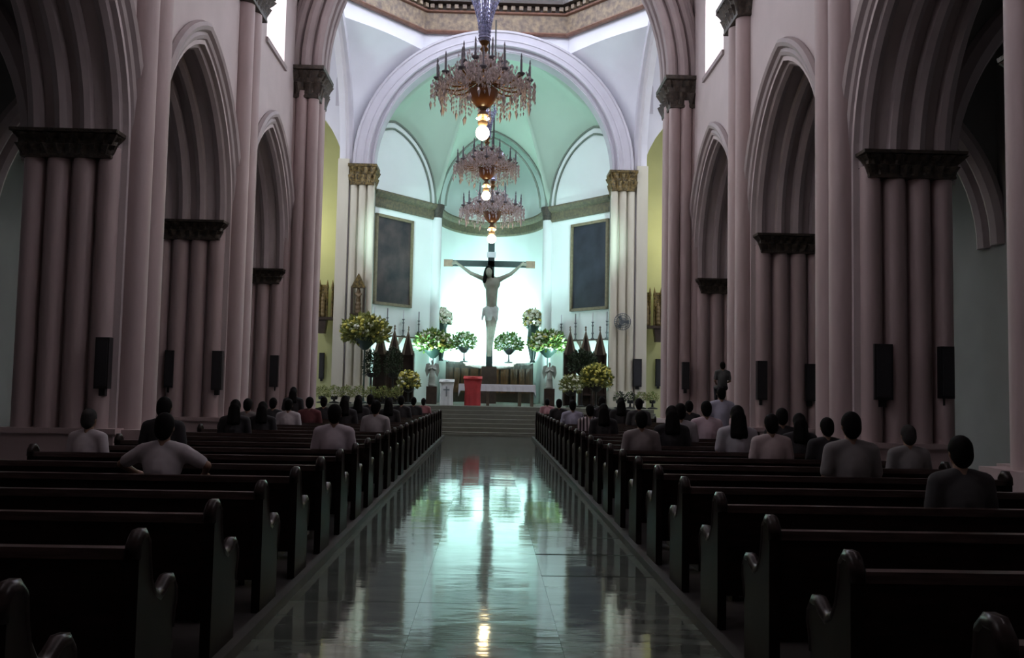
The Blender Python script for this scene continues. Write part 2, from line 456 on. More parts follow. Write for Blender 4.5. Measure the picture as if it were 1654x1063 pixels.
# sanctuary arch ring
tr = [PI*i/40 for i in range(41)]
m = MB()
m.grid([[(-r*math.cos(t), y, ZA+r*math.sin(t)) for r, y in ((5.04, 39.55), (5.04, 38.75), (5.26, 38.75), (5.26, 38.55), (5.92, 38.55), (5.92, 39.0))] for t in tr])
sa = struct(autosmooth(m.build('sanctuary_arch', lilac), 35), 'round lilac-grey arch framing the sanctuary')
for r, y, q in ((5.12, 38.75, .05), (5.3, 38.57, .06), (5.5, 38.55, .035), (5.86, 38.56, .07)):
    autosmooth(MB().tube([(-r*math.cos(t), y, ZA+r*math.sin(t)) for t in tr], q, 6).build('arch_moulding', lilac, sa))
# pendentives
RP, ZB = 5.98, 16.1
for sx in (-1, 1):
    rows = []
    for i in range(17):
        z = ZA+(ZB-ZA)*i/16; xx = math.sqrt(RP*RP-(z-ZA)**2); s = (RP-xx)*1.25
        A = Vector((sx*xx, 38.97, z)); Bv = Vector((sx*6.2, 38.97-s, z))
        rows.append([A.lerp(Bv, k/6)+Vector((-sx*.12*math.sin(PI*k/6)*s/3, -.12*math.sin(PI*k/6)*s/3, 0)) for k in range(7)])
    o = MB().grid(rows).build('pendentive', white, wf, smooth=True)
    # transept crossing arch rib in the plane X = +-6.1
    pth = [(sx*6.08, 32.6+6.2*math.cos(PI*i/30), ZA+5.6*math.sin(PI*i/30)) for i in range(31)]
    autosmooth(MB().tube([(sx*6.08, 38.8, 1.1)]+pth+[(sx*6.08, 26.4, 1.1)], .17, 8).build('crossing_rib', lilac, wf))
    for yy in (38.72, 26.5): MB().box((sx*6.28, yy, 6.1), (.46, .5, 10.2)).build('transept_respond', cream, wf)
    us = lin([32.6+6.2*math.cos(PI*i/30) for i in range(31)])
    wall_mesh(us, lambda u: [(lambda y: ZA+5.6*math.sqrt(max(0, 1-((y-32.6)/6.2)**2)), lambda y: 17.2)], 6.1, 6.5, lambda u, z, t: (sx*t, u, z)).build('transept_spandrel', white, wf)
    side = 'left' if sx < 0 else 'right'
    # transept end wall, back wall, roof
    tw = struct(MB().box((sx*12.15, 32.6, 8.5), (.3, 13.6, 17.2)).build('wall_transept_'+side, white), 'white transept end wall on the '+side)
    win_n += 1
    struct(MB().prism([(u, 3.5+z) for u, z in arch_pts(1.8, 2.6, 8)]+[(1.8, 0), (-1.8, 0)], lambda u, z, k: (sx*(11.98-.04*k), 33.5+u, 8.0+z)).build('window_%d' % win_n, glasstrans), 'tall daylit transept window on the '+side)
    struct(MB().box((sx*9.1, 32.6, 17.3), (6.2, 13.8, .2)).build('ceiling_transept_'+side, white))
    MB().box((sx*9.3, 25.8, 13.3), (5.4, .4, 7.8)).build('transept_back_wall', white, tw)
    # chapel recess
    cb = MB()
    cb.box((sx*CHX, 41.6, 7.5), (5.6, .2, 15)).build('wall_chapel_'+side, yellow)
    cw = struct(bpy.data.objects['wall_chapel_'+side], 'yellow-green painted chapel wall beside the sanctuary on the '+side)
    for q in (-1, 1): MB().box((sx*CHX+q*2.6, 40.7, 7.5), (.2, 1.7, 15)).build('chapel_side_wall', yellow, cw)
    MB().box((sx*CHX, 40.7, 15.05), (5.4, 1.7, .1)).build('chapel_ceiling', yellow, cw)

# octagonal drum: band, cornice, drum wall with windows, dome
OCT = [(-3.1, 38.95), (3.1, 38.95), (6.2, 35.3), (6.2, 29.9), (3.1, 26.3), (-3.1, 26.3), (-6.2, 29.9), (-6.2, 35.3)]
OCC = (0, 32.6)
def octr(k): return [((x-OCC[0])*k+OCC[0], (y-OCC[1])*k+OCC[1]) for x, y in OCT]
def octring(prof, closed=True):
    m = MB(); rows = []
    for k, z in prof:
        r = octr(k); rows.append([(x, y, z) for x, y in r+r[:1]])
    return m.grid(rows)
dr = struct(octring([(1.0, 16.1), (1.0, 17.0)]).build('wall_drum_band', white), 'white octagonal band under the dome cornice')
octring([(.985, 16.78), (.965, 16.8), (.955, 16.86), (.965, 16.93), (.985, 16.93)]).build('cornice_lip', redtrim, dr)
octring([(.975, 16.93), (.965, 17.66)]).build('cornice_frieze', corn, dr)
octring([(.965, 17.66), (.945, 17.68), (.94, 17.74), (.95, 17.76)]).build('cornice_bead', redtrim, dr)
octring([(.95, 17.76), (.955, 18.0), (.90, 18.02), (.895, 18.3), (1.02, 18.32)]).build('cornice_crown', darkwood, dr)
dent = MB(); k8 = octr(.94)
for i in range(8):
    a = Vector(k8[i]); b = Vector(k8[(i+1) % 8]); L = (b-a).length; n = int(L/.34)
    ang = math.atan2((b-a).y, (b-a).x)
    for j in range(n):
        q = a.lerp(b, (j+.5)/n); dent.box((q.x, q.y, 17.87), (.17, .2, .17), ang)
dent.build('dentil_row', corn, dr, kind='stuff')
dw = struct(octring([(1.02, 18.2), (1.02, 22.5), (.9, 24.0), (.6, 26.2), (.05, 27.2)]).build('ceiling_dome', white), 'white octagonal drum and dome')
for i in range(8):
    a = Vector(octr(1.0)[i]); b = Vector(octr(1.0)[(i+1) % 8]); mid = (a+b)/2; ang = math.atan2((b-a).y, (b-a).x)
    win_n += 1
    L = min(1.2, (b-a).length*.26)
    R = Matrix.Rotation(ang, 3, 'Z')
    struct(MB().prism([(u, 1.6+z) for u, z in arch_pts(L, L*1.2, 6)]+[(L, 0), (-L, 0)], lambda u, z, k: tuple(Vector((mid.x, mid.y, 18.9+z))+R @ Vector((u, .02+.04*k, 0)))).build('window_%d' % win_n, glassdrum), 'daylit drum window under the dome')

# ------------------------------------------------------------------ apse
AP = [(-5.25, 39.75), (-2.6, 43.1)]    # left side panel, outer to inner
ZCOR = 9.5                             # cornice underside
def panel_pt(sx, t, z, off=0):
    x = -5.25+2.65*t; y = 39.75+3.35*t
    nx, ny = 3.35/4.271, -2.65/4.271    # faces inward and toward the nave
    return Vector((sx*(x+nx*off), y+ny*off, z))
NA, NB = 2.6, 4.2                       # niche half width and depth
def niche(t, k=1.0, z=0):               # t 0..1 left to right
    a = PI*t
    return Vector((-NA*k*math.cos(a), 43.1+NB*k*math.sin(a), z))
wa = struct(MB().box((0, 44, .5), (12.5, 9.6, 1.06)).build('floor_sanctuary', stepst), 'raised sanctuary floor')
rows = [[niche(i/24, 1, z) for i in range(25)] for z in (1.0, 15.0)]
wn = struct(MB().grid(rows).build('wall_niche', apsew, smooth=True), 'white curved niche wall behind the crucifix')
CROWN = Vector((0, 40.2, 16.4))
for sx in (-1, 1):
    side = 'left' if sx < 0 else 'right'
    g = -1 if sx < 0 else 1
    q = [panel_pt(-g, 0, z) for z in (1, 14)]; 
    wp = struct(MB().add([panel_pt(-g, 0, 1), panel_pt(-g, 1, 1), panel_pt(-g, 1, 14), panel_pt(-g, 0, 14)], [(0, 1, 2, 3)]).build('wall_apse_'+side, apsew), 'pale apse wall panel on the '+side)
    # splayed pier face joining panel to arch
    MB().add([(g*5.04, 39.5, 1), (g*5.25, 39.75, 1), (g*5.25, 39.75, 17), (g*5.04, 39.5, 17)], [(0, 1, 2, 3)]).build('apse_reveal', apsew, wp)
    # pilaster at the niche edge
    pl = MB().tube([(g*2.6, 43.0, 1.05), (g*2.6, 43.0, 10.1)], .24, 14).build('pilaster', apsew, wp, smooth=True)
    autosmooth(MB().lathe([(.24, 9.6), (.27, 9.65), (.26, 9.75), (.29, 9.95), (.35, 10.1), (.35, 10.22), (.2, 10.23)], 14, (g*2.6, 43.0, 0)).build('pilaster_capital', bronze, wp))
    # cornice along the panel
    prof = [(0, 0), (.06, 0), (.1, .08), (.1, .42), (.22, .5), (.3, .62), (.3, .7), (0, .7)]
    def fn(u, w, k): return tuple(panel_pt(-g, .02+.96*k, ZCOR+w, u))
    MB().prism(prof, fn).build('cornice', corngrey, wp)
    # lunette ribs on panel: pointed arch
    W = 4.27
    for o_, r_ in ((0, .045), (.32, .05)):
        path = []
        for u, z in arch_pts(2.5, 2.95, 20, o_):
            if .30+u/W > -.02: path.append(panel_pt(-g, .30+u/W, 10.2+z, .04))
        MB().tube(path, r_, 6).build('lunette_rib', ribline, wp, smooth=True)
# cornice of the niche
prof = [(0, 0), (.06, 0), (.1, .08), (.1, .42), (.22, .5), (.3, .62), (.3, .7), (0, .7)]
rows = [[niche(t/24, 1-u/3.4, ZCOR+w) for u, w in prof] for t in range(25)]
MB().grid(rows).build('cornice', corngrey, wn)
# centre lunette ribs, following the curved wall
for o_, r_ in ((0, .05), (.3, .055)):
    path = []
    for u, z in arch_pts(2.25, 3.3, 18, o_):
        x = max(-2.59, min(2.59, u*.985)); path.append((x, 43.1-.02, 10.2+z))
    MB().tube(path, r_, 6).build('lunette_rib', ribline, wn, smooth=True)
# green umbrella vault: webs from the lunette arches to the crown
def web(curve, name):
    rows = []
    for s in range(9):
        k = s/8
        rows.append([Vector((p.x+(CROWN.x-p.x)*k, p.y+(CROWN.y-p.y)*k, p.z+(CROWN.z-p.z)*math.sin(k*PI/2))) for p in curve])
    return MB().grid(rows).build(name, green, gv, smooth=True)
gv = struct(MB().box((0, 44.0, 17.6), (11, 9.5, .2)).build('ceiling_apse', green), 'pale green painted apse vault')
SPRG = [Vector((g*2.62, 43.05, 10.2)) for g in (-1, 1)]
web([SPRG[0]]+[Vector((max(-2.6, min(2.6, u)), 43.1, 10.2+z)) for u, z in arch_pts(2.25, 3.3, 16, .3)[1:-1]]+[SPRG[1]], 'vault_web')
for g in (-1, 1):
    cv = [panel_pt(-g, max(-.02, .30+u/4.27), 10.2+z, .0) for u, z in arch_pts(2.5, 2.95, 20, .32) if .30+u/4.27 > -.06]
    cv[-1] = SPRG[(g+1)//2]
    web(cv, 'vault_web')
    # spandrel behind the sanctuary arch, from its back edge to the panel
    web([cv[0], Vector((g*5.1, 39.6, cv[0].z+.05))]+[Vector((g*5.12*math.cos(a_), 39.6, 11+5.12*math.sin(a_))) for a_ in [math.asin(min(1, (cv[0].z+.05-11)/5.12))+(PI/2-math.asin(min(1, (cv[0].z+.05-11)/5.12)))*k/8 for k in range(1, 9)]], 'vault_web')
MB().grid([[niche(i/24, k, 14.95+.5*(1-k)) for i in range(25)] for k in (1, .5, .02)]).build('niche_vault', green, gv, smooth=True)
MB().add([(-2.7, 43.12, 10.2), (-5.3, 43.12, 10.2), (-5.3, 43.12, 17.5), (5.3, 43.12, 17.5), (5.3, 43.12, 10.2), (2.7, 43.12, 10.2), (2.7, 43.12, 14.6), (-2.7, 43.12, 14.6)], [(0, 1, 2, 7), (7, 2, 3, 6), (6, 3, 4, 5)]).build('vault_backing', green, gv)
# curved wooden dado with separate panels, ledge and trough
dd = struct(MB().grid([[niche(t/24, .78, z) for t in range(25)] for z in (1.05, 2.95)]).build('wall_dado', darkwood, smooth=True), 'curved wooden dado behind the altar')
MB().grid([[niche(t/24, k, z) for t in range(25)] for k, z in ((.74, 2.86), (.74, 2.98), (.82, 2.98))]).build('ledge', darkwood, dd)
for i in range(12):
    a0, a1 = (i+.1)/12, (i+.9)/12
    MB().grid([[niche(a0+(a1-a0)*j/4, .765, z) for j in range(5)] for z in (1.5, 2.7)]).build('panel', brownwood, dd)
MB().box((0, 47.6, .5), (12, .2, 1)).build('apse_back_curb', apsew, wn)

# altar steps
st = struct(MB().box((0, 33.4, .03), (12.4, 1.2, .12)).build('altar_steps', stepst), 'grey carpeted steps up to the sanctuary')
for i in range(7):
    y0 = 32.9+i*.32; h = 1.03*(i+1)/7
    MB().box((0, (y0+39.2)/2, h-.075), (12.4, 39.2-y0, .147)).build('step', stepst, st)

# ================================================================== PIERS
def pier(sx, y, label, z_cap, lastp=False):
    t = thing('pier', label, 'column', (sx*X0, y, 0), 0, 'clustered stone piers along the nave')
    s = sx   # local x: s*(X-X0)
    L = lambda X: s*(X-X0)
    MB().box((L(6.25), .6, .45), (1.62, 1.62, .9)).build('plinth', stone, t)
    MB().box((L(6.25), .6, .94), (1.7, 1.70, .08)).build('plinth_moulding', stone, t)
    MB().box((L(6.25), .6, 2.9), (1.36, 1.1, 4.0)).build('core', stone, t)
    for yy in (0.0, PD):
        for X, r in ((5.74, .15), (6.1, .165), (6.48, .165), (6.84, .15)):
            autosmooth(MB().tube([(L(X), yy+(-.05 if yy == 0 else .05), .9), (L(X), yy+(-.05 if yy == 0 else .05), z_cap-.05)], r, 14).build('shaft', stone, t))
        ya, yb = (-.24, .12) if yy == 0 else (PD-.12, PD+.24)
        xa, xb = sorted((L(5.66), L(6.98)))
        autosmooth(carved(xa, xb, ya, yb, z_cap-.24, z_cap+.16, .12, .035, .17).build('capital', bronze, t), 30)
    ztop = 9.7 if lastp else 10.0
    for yy, r in (((.26, .20), (.80, .22))):
        autosmooth(MB().tube([(L(5.43), yy, .9), (L(5.43), yy, ztop)], r, 16).build('vault_shaft', stone, t))
    MB().box((L(5.36), .62, .48), (.5, 1.3, .96)).build('shaft_base', stone, t)
    if not lastp:
        xa, xb = sorted((L(5.2), L(5.6)))
        autosmooth(carved(xa, xb, .0, 1.24, 9.85, 10.5, .14, .05, .2).build('upper_capital', bronze, t), 30)
        for yy in (.26, .80):
            autosmooth(MB().tube([(L(5.43), yy, 10.4), (L(5.43), yy, 14.5)], .17, 12).build('vault_rib', mould, t))
    else:
        # respond of the crossing arch, projecting into the nave
        MB().box((L(5.28), .62, 5.2), (.6, .9, 9.0)).build('respond_core', stone, t)
        MB().box((L(5.2), .62, .48), (.9, 1.3, .96)).build('respond_base', stone, t)
        for X, yy, r in ((4.98, .14, .16), (5.28, .1, .16), (5.57, .1, .14), (4.93, .62, .16), (4.98, 1.08, .16)):
            autosmooth(MB().tube([(L(X), yy, .9), (L(X), yy, ztop)], r, 14).build('respond_shaft', stone, t))
        xa, xb = sorted((L(4.82), L(5.68)))
        autosmooth(carved(xa, xb, -.04, 1.22, 9.5, 10.36, .15, .06, .26).build('crossing_capital', bronze, t), 30)
    return t
names = {1: 'nearest', 2: 'second', 3: 'third', 4: 'crossing'}
lab = {(-1, 1): 'clustered stone pier left of the frame, nearest the camera', (-1, 2): 'big clustered pier at the far left with pinkish shafts', (-1, 3): 'middle left clustered pier with two black boxes on it', (-1, 4): 'left crossing pier with high carved capital carrying the big arch',
       (1, 1): 'clustered stone pier right of the frame, nearest the camera', (1, 2): 'big grey clustered pier at the far right', (1, 3): 'middle right clustered pier with two black boxes on it', (1, 4): 'right crossing pier with high carved capital carrying the big arch'}
caps = {1: 5.25, 2: 5.2, 3: 4.88, 4: 4.6}
for sx in (-1, 1):
    for i in (1, 2, 3, 4): pier(sx, PY[i], lab[(sx, i)], caps[i], i == 4)
# sanctuary arch piers
for sx in (-1, 1):
    t = thing('sanctuary_pier', 'cream fluted pier with gilded capital on the %s of the sanctuary' % ('left' if sx < 0 else 'right'), 'column', (sx*5.48, 38.9, .0), 0, 'piers of the sanctuary arch')
    MB().box((0, .1, 5.6), (.86, .7, 9.1)).build('core', cream, t)
    MB().box((0, .05, 1.35), (.98, 1.0, .7)).build('base', cream, t)
    for dx in (-.36, 0, .36):
        autosmooth(MB().tube([(dx, -.28, 1.6), (dx, -.28, 10.2)], .15, 12).build('shaft', cream, t))
    autosmooth(carved(-.5, .5, -.45, .5, 10.1, 10.98, .1, .06, .24).build('capital', gilt, t), 30)

# ================================================================== PEWS
ORD = 'first second third fourth fifth sixth seventh eighth ninth tenth eleventh twelfth thirteenth fourteenth fifteenth sixteenth seventeenth eighteenth nineteenth twentieth twenty-first twenty-second twenty-third twenty-fourth twenty-fifth twenty-sixth'.split()
PLAT = .08
endprof = [(-.07, 0), (-.07, .78), (-.065, .84), (-.03, .875), (.02, .875), (.06, .84), (.07, .76), (.10, .66), (.16, .58), (.24, .545), (.30, .565), (.36, .60), (.42, .595), (.46, .55), (.465, .49), (.44, .44), (.425, .36), (.42, 0)]
end_me = MB().prism(endprof, lambda u, w, k: (-.03+.06*k, u, w)).mesh('end_panel', endwood)
cap_me = MB().tube([(0, u, w) for u, w in endprof[1:-1]], .038, 6).mesh('end_rail', wood, True)
PL = 3.2
seat_me = MB().box((0, .22, .42), (PL, .40, .04)).mesh('seat', wood)
back_me = MB().box((0, .005, .50), (PL, .03, .58), rx=.06).mesh('backrest', wood)
rail_me = MB().box((0, -.02, .80), (PL, .075, .05)).mesh('top_rail', woodrail)
kn_me = MB().box((0, -.30, .14), (PL-.2, .15, .05)).mesh('kneeler', wood)
foot_me = MB().box((0, -.16, .06), (.05, .34, .12)).mesh('kneeler_leg', wood)
def make_pew():
    t = thing('pew', '', 'pew', (0, 0, 0), 0)
    for q in (-1, 1):
        e = link_part(end_me, 'end_panel', t, (q*(PL/2+.03), 0, 0)); link_part(cap_me, 'end_rail', e)
    for me, n in ((seat_me, 'seat'), (back_me, 'backrest'), (rail_me, 'top_rail')): link_part(me, n, t)
    k = link_part(kn_me, 'kneeler', t)
    for q in (-1.3, 1.3): link_part(foot_me, 'kneeler_leg', k, (q, 0, 0))
    return t
proto = make_pew(); first = True
ROW = {-1: [], 1: []}
for sx, side, y0 in ((-1, 'left', 3.19), (1, 'right', 2.9)):
    for k in range(25):
        y = y0+1.15*k
        o = proto if first else copy_tree(proto)
        first = False
        k_ = .82 if 24.2 < y < 26.6 else 1.0
        o.scale = (k_, 1, 1); o.location = (sx*(1.585+(PL/2+.03)*k_), y, PLAT); ROW[sx].append(y)
        tag(o, 'dark lacquered wooden pew %s of the aisle, %s row counting from the camera' % (side, ORD[k]), 'pew', 'pews %s of the aisle' % side)

# ================================================================== CHANDELIERS
def chandelier(name, label, c, S):
    t = thing(name, label, 'chandelier', c, 0, 'crystal chandeliers hanging down the nave')
    # local z=0 at the level of the lower arms; S scales
    t.scale = (S, S, S)
    autosmooth(MB().lathe([(.03, -.35), (.05, -.3), (.05, .3), (.12, .36), (.06, .44), (.05, .7), (.09, .76), (.05, .82), (.1, .9), (.03, .96)], 10).build('stem', brass, t))
    autosmooth(MB().lathe([(.03, -.42), (.12, -.38), (.22, -.28), (.28, -.14), (.29, -.06), (.25, -.04), (.02, -.05)], 18).build('bowl', amber, t))
    MB().tube([(0, 0, 1.7), (0, 0, 6)], .025, 6).build('chain', iron, t)
    arm = MB(); n1, n2 = 14, 8
    def armmesh(R, z0, z1, nm):
        pth = [(.08+(R-.08)*k/10, 0, z0+(z1-z0)*(k/10)**2-.16*math.sin(PI*k/10)) for k in range(11)]
        return MB().tube(pth, .018, 6).mesh(nm, brass, True)
    lo = armmesh(.9, .15, .08, 'arm'); hi = armmesh(.42, .36, .44, 'upper_arm')
    cand = MB().lathe([(.03, -.04), (.075, 0), (.07, .02), (.022, .03), (.022, .26), (.012, .3), (.02, .33), (.004, .40)], 8).mesh('candle', candlem, True)
    for R, n, me, z, nm in ((.9, n1, lo, .1, 'arm'), (.42, n2, hi, .46, 'upper_arm')):
        for i in range(n):
            a = 2*PI*(i+.5)/n
            ar = link_part(me, nm, t, (0, 0, 0), a)
            link_part(cand, 'candle', ar, (R, 0, z))
    # hanging crystal drops: strings of octahedra
    cr = MB(); rnd = random.Random(3)
    def drop(x, y, z, s, l):
        cr.add([(x, y, z), (x+s, y, z-l*.35), (x, y+s, z-l*.35), (x-s, y, z-l*.35), (x, y-s, z-l*.35), (x, y, z-l)],
               [(0, 1, 2), (0, 2, 3), (0, 3, 4), (0, 4, 1), (5, 2, 1), (5, 3, 2), (5, 4, 3), (5, 1, 4)])
    for i in range(n1):
        a = 2*PI*(i+.5)/n1
        for k in range(17):
            b = a+rnd.uniform(-.16, .16); r = rnd.uniform(.76, 1.02); z = rnd.uniform(-.02, .1)
            for j in range(rnd.randint(2, 4)):
                drop(r*math.cos(b), r*math.sin(b), z-j*.10, .018, .085)
            if k < 2: drop(r*math.cos(b), r*math.sin(b), z-.33, .03, .2)
    for i in range(900):
        b = rnd.uniform(0, 2*PI); r = rnd.uniform(.18, .92); z = .02+.35*(1-r)+rnd.uniform(-.16, .22)
        drop(r*math.cos(b), r*math.sin(b), z, .02, .1)
    for i in range(260):
        b = rnd.uniform(0, 2*PI); r = rnd.uniform(.3, .52); z = rnd.uniform(.22, .62)
        drop(r*math.cos(b), r*math.sin(b), z, .018, .1)
    for i in range(36):      # festoons between crown and lower ring
        a = 2*PI*i/36
        for k in range(14):
            q = k/13; r = .14+(.8-.14)*q; z = .62-.58*q-.12*math.sin(PI*q)
            drop(r*math.cos(a), r*math.sin(a), z, .013, .06)
    cr.build('crystal_drops', crystal, t, kind='stuff')
    cr = MB()
    for i in range(190):
        b = rnd.uniform(0, 2*PI); r = rnd.uniform(.2, 1.0); z = .05+.45*(1-r)+rnd.uniform(-.3, .15)
        drop(r*math.cos(b), r*math.sin(b), z, .022, .075)
    cr.build('clear_drops', crystalclear, t, kind='stuff')
    cb = MB(); cr = cb
    for i in range(24):
        a = 2*PI*i/24
        for k in range(12):
            q = k/11; r = .1+.19*q**2; z = .95+.85*q
            cr_r = .018
            x, y = r*math.cos(a), r*math.sin(a)
            cb.add([(x, y, z+.04), (x+.02, y, z), (x, y+.02, z), (x-.02, y, z), (x, y-.02, z), (x, y, z-.05)],
                   [(0, 1, 2), (0, 2, 3), (0, 3, 4), (0, 4, 1), (5, 2, 1), (5, 3, 2), (5, 4, 3), (5, 1, 4)])
    cb.build('crystal_crown', crystalblue, t, kind='stuff')
    autosmooth(MB().lathe([(.05, .92), (.13, .96), (.07, 1.05), (.08, 1.3), (.13, 1.72), (.05, 1.78)], 14).build('crown_cup', crystalblue, t))
    # golden finial and lit bulb below the bowl
    autosmooth(MB().lathe([(.02, -.78), (.09, -.72), (.1, -.66), (.05, -.6), (.11, -.54), (.1, -.5), (.05, -.45), (.08, -.4), (.02, -.38)], 12).build('finial', gold, t))
    MB().ell((0, 0, -.88), (.13, .13, .14), 14, 10).build('bulb', bulbm, t, smooth=True)
    for i in range(6):
        a = 2*PI*i/6
        MB().ell((.105*math.cos(a), .105*math.sin(a), -.60), .022, 6, 4).build('small_bulb', bulbm, t, smooth=True)
    return t
c1 = px(781, 142, 17.5); c2 = px(786, 270, 26.5); c3 = px(795, 340, 34.5)
chandelier('chandelier', 'largest and nearest crystal chandelier, hanging high in the nave', c1, 1.0)
chandelier('chandelier', 'middle crystal chandelier seen below the nearest one', c2, .95)
chandelier('chandelier', 'farthest crystal chandelier, hanging lowest in view above the crucifix', c3, 1.22)

# ================================================================== BODIES
def remesh(mb, name, m, voxel, smooth=2):
    me = mb.mesh(name+'_raw', m); o = bpy.data.objects.new('tmp', me); COL.objects.link(o)
    md = o.modifiers.new('r', 'REMESH'); md.mode = 'VOXEL'; md.voxel_size = voxel; md.use_smooth_shade = True
    if smooth:
        sm = o.modifiers.new('s', 'SMOOTH'); sm.iterations = smooth; sm.factor = .5
    dg = bpy.context.evaluated_depsgraph_get()
    out = bpy.data.meshes.new_from_object(o.evaluated_get(dg))
    out.name = name
    if not out.materials: out.materials.append(m)
    out.polygons.foreach_set('use_smooth', [True]*len(out.polygons))
    bpy.data.objects.remove(o); bpy.data.meshes.remove(me)
    return out
def hand(m, w, d, side, up=(0, 0, 1)):
    w = Vector(w); d = Vector(d).normalized(); n = Vector(up); s = d.cross(n).normalized()*side
    m.cap(w, w+d*.07, .026, .030, 8)
    for i, (o_, l) in enumerate(((-.027, .062), (-.009, .075), (.009, .070), (.027, .055))):
        b = w+d*.085+s*o_
        k = b+d*l*.55-n*.004; e = k+d*l*.4-n*.022
        m.cap(b, k, .0095, .009, 6); m.cap(k, e, .009, .008, 6)
    b = w+d*.03-s*.028; k = b+d*.035-s*.025; m.cap(b, k, .012, .011, 6); m.cap(k, k+d*.03-s*.004-n*.008, .011, .009, 6)
# seated figure, facing +Y, floor z=0, hips over y=0
def figure(pose):
    b = MB(); sh = MB(); tr = MB()
    if pose == 'stand': H = .92; 
    else: H = .50
    hip = H+.04; chest = H+.36; shz = H+.53; neck = H+.60; hz = H+.755
    b.ell((0, 0, hip), (.165, .12, .12), 12, 8)
    b.cap((0, 0, hip+.05), (0, .0, chest), .13, .15); b.ell((0, .0, chest+.04), (.175, .115, .17), 12, 8)
    b.cap((0, -.01, shz), (0, .015, neck+.05), .062, .056)
    b.ell((0, .02, hz), (.078, .098, .118), 14, 10)                        # skull
    b.ell((0, .075, hz-.06), (.05, .045, .055), 8, 6)                      # jaw
    b.cap((0, .112, hz+.0), (0, .128, hz-.03), .010, .014, 6)              # nose
    b.ell((0, .112, hz-.058), (.024, .01, .007), 6, 4)                     # mouth
    for s in (-1, 1):
        b.ell((s*.03, .106, hz+.008), (.014, .01, .009), 6, 4)             # eyes
        b.ell((s*.08, .01, hz-.01), (.014, .022, .034), 6, 5)              # ears
    for s in (-1, 1):
        sho = Vector((s*.19, 0, shz-.01))
        b.cap((s*.06, 0, shz+.03), sho, .06, .066)
        if pose == 'elbows': el = Vector((s*.40, .04, shz-.13)); wr = Vector((s*.33, .22, shz-.22)); hd = (-.4*s, .8, -.3)
        elif pose == 'stand': el = Vector((s*.25, -.02, shz-.29)); wr = Vector((s*.24, .10, shz-.52)); hd = (0, .25, -1)
        else: el = Vector((s*.25, .0, shz-.28)); wr = Vector((s*.15, .24, H+.16)); hd = (-.35*s, 1, -.1)
        b.cap(sho, el, .052, .042); b.cap(el, wr, .041, .028)
        hand(b, wr, hd, -s, (0, 1, .2) if pose == 'stand' else (0, 0, 1))
        sh.cap((s*.05, 0, shz+.035), sho, .072, .082); sh.cap(sho, sho.lerp(el, .75), .078, .066)
        if pose == 'stand':
            kn = Vector((s*.10, .02, .50)); an = Vector((s*.10, -.02, .09))
        else:
            kn = Vector((s*.13, .43, H+.02)); an = Vector((s*.12, .40, .09))
        b.cap((s*.09, 0, hip-.02), kn, .085, .058); b.cap(kn, an, .056, .038)
        b.cap(an+Vector((0, -.02, -.045)), an+Vector((0, .15, -.055)), .038, .03)
        tr.cap((s*.09, 0, hip-.02), kn, .102, .074); tr.cap(kn, an+Vector((0, 0, .03)), .072, .056)
        tr.cap(an+Vector((0, -.03, -.045)), an+Vector((0, .16, -.055)), .042, .036)
    tr.ell((0, 0, hip), (.18, .135, .13), 12, 8)
    sh.ell((0, 0, hip+.06), (.178, .135, .12), 12, 8); sh.cap((0, 0, hip+.08), (0, 0, chest), .148, .168); sh.ell((0, 0, chest+.05), (.195, .135, .18), 12, 8)
    return b, sh, tr, hz
def hair(hz, long):
    h = MB()
    h.ell((0, .002, hz+.022), (.094, .108, .118), 14, 10)
    h.ell((0, -.03, hz-.02), (.088, .078, .11), 12, 8)
    if long:
        h.cap((0, -.06, hz), (0, -.115, hz-.24), .085, .075); h.cap((-.05, -.06, hz-.02), (-.07, -.09, hz-.26), .05, .05); h.cap((.05, -.06, hz-.02), (.07, -.09, hz-.26), .05, .05)
    return h
def cut_face(me, hz):      # remove hair covering the face
    import bmesh
    bm = bmesh.new(); bm.from_mesh(me)
    g = [q for q in bm.verts if q.co.y > .055 and q.co.z < hz+.065]
    bmesh.ops.delete(bm, geom=g, context='VERTS'); bm.to_mesh(me); bm.free(); return me
KIND = {}
for pose in ('sit', 'elbows', 'stand'):
    b, sh, tr, hz = figure(pose)
    KIND[pose] = dict(body=remesh(b, 'body', skin, .0125, 1), shirt=remesh(sh, 'shirt', linen, .022, 3), trousers=remesh(tr, 'trousers', trouser, .022, 2), hz=hz)
HAIR = {}
for pose in ('sit', 'stand'):
    hz = KIND[pose]['hz']
    for lg in (0, 1): HAIR[(pose, lg)] = cut_face(remesh(hair(hz, lg), 'hair', hair_dark, .018, 2), hz)
CLOTH = {}
def cloth(c, stripes=False):
    k = (c, stripes)
    if k not in CLOTH:
        m = mat('shirt_cloth_%d' % len(CLOTH), c, .85, var=.15, vscale=5)
        if stripes:
            nt = m.node_tree; b = nt.nodes['Principled BSDF']
            tc = nt.nodes.new('ShaderNodeTexCoord'); w = nt.nodes.new('ShaderNodeTexWave'); w.inputs['Scale'].default_value = 4.5
            w.bands_direction = 'X'; r = nt.nodes.new('ShaderNodeValToRGB')
            r.color_ramp.interpolation = 'CONSTANT'; r.color_ramp.elements[0].color = (.03, .02, .025, 1); r.color_ramp.elements[1].color = (*c, 1); r.color_ramp.elements[1].position = .5
            nt.links.new(tc.outputs['Object'], w.inputs[0]); nt.links.new(w.outputs[0], r.inputs[0]); nt.links.new(r.outputs[0], b.inputs['Base Color'])
        CLOTH[k] = m
    return CLOTH[k]
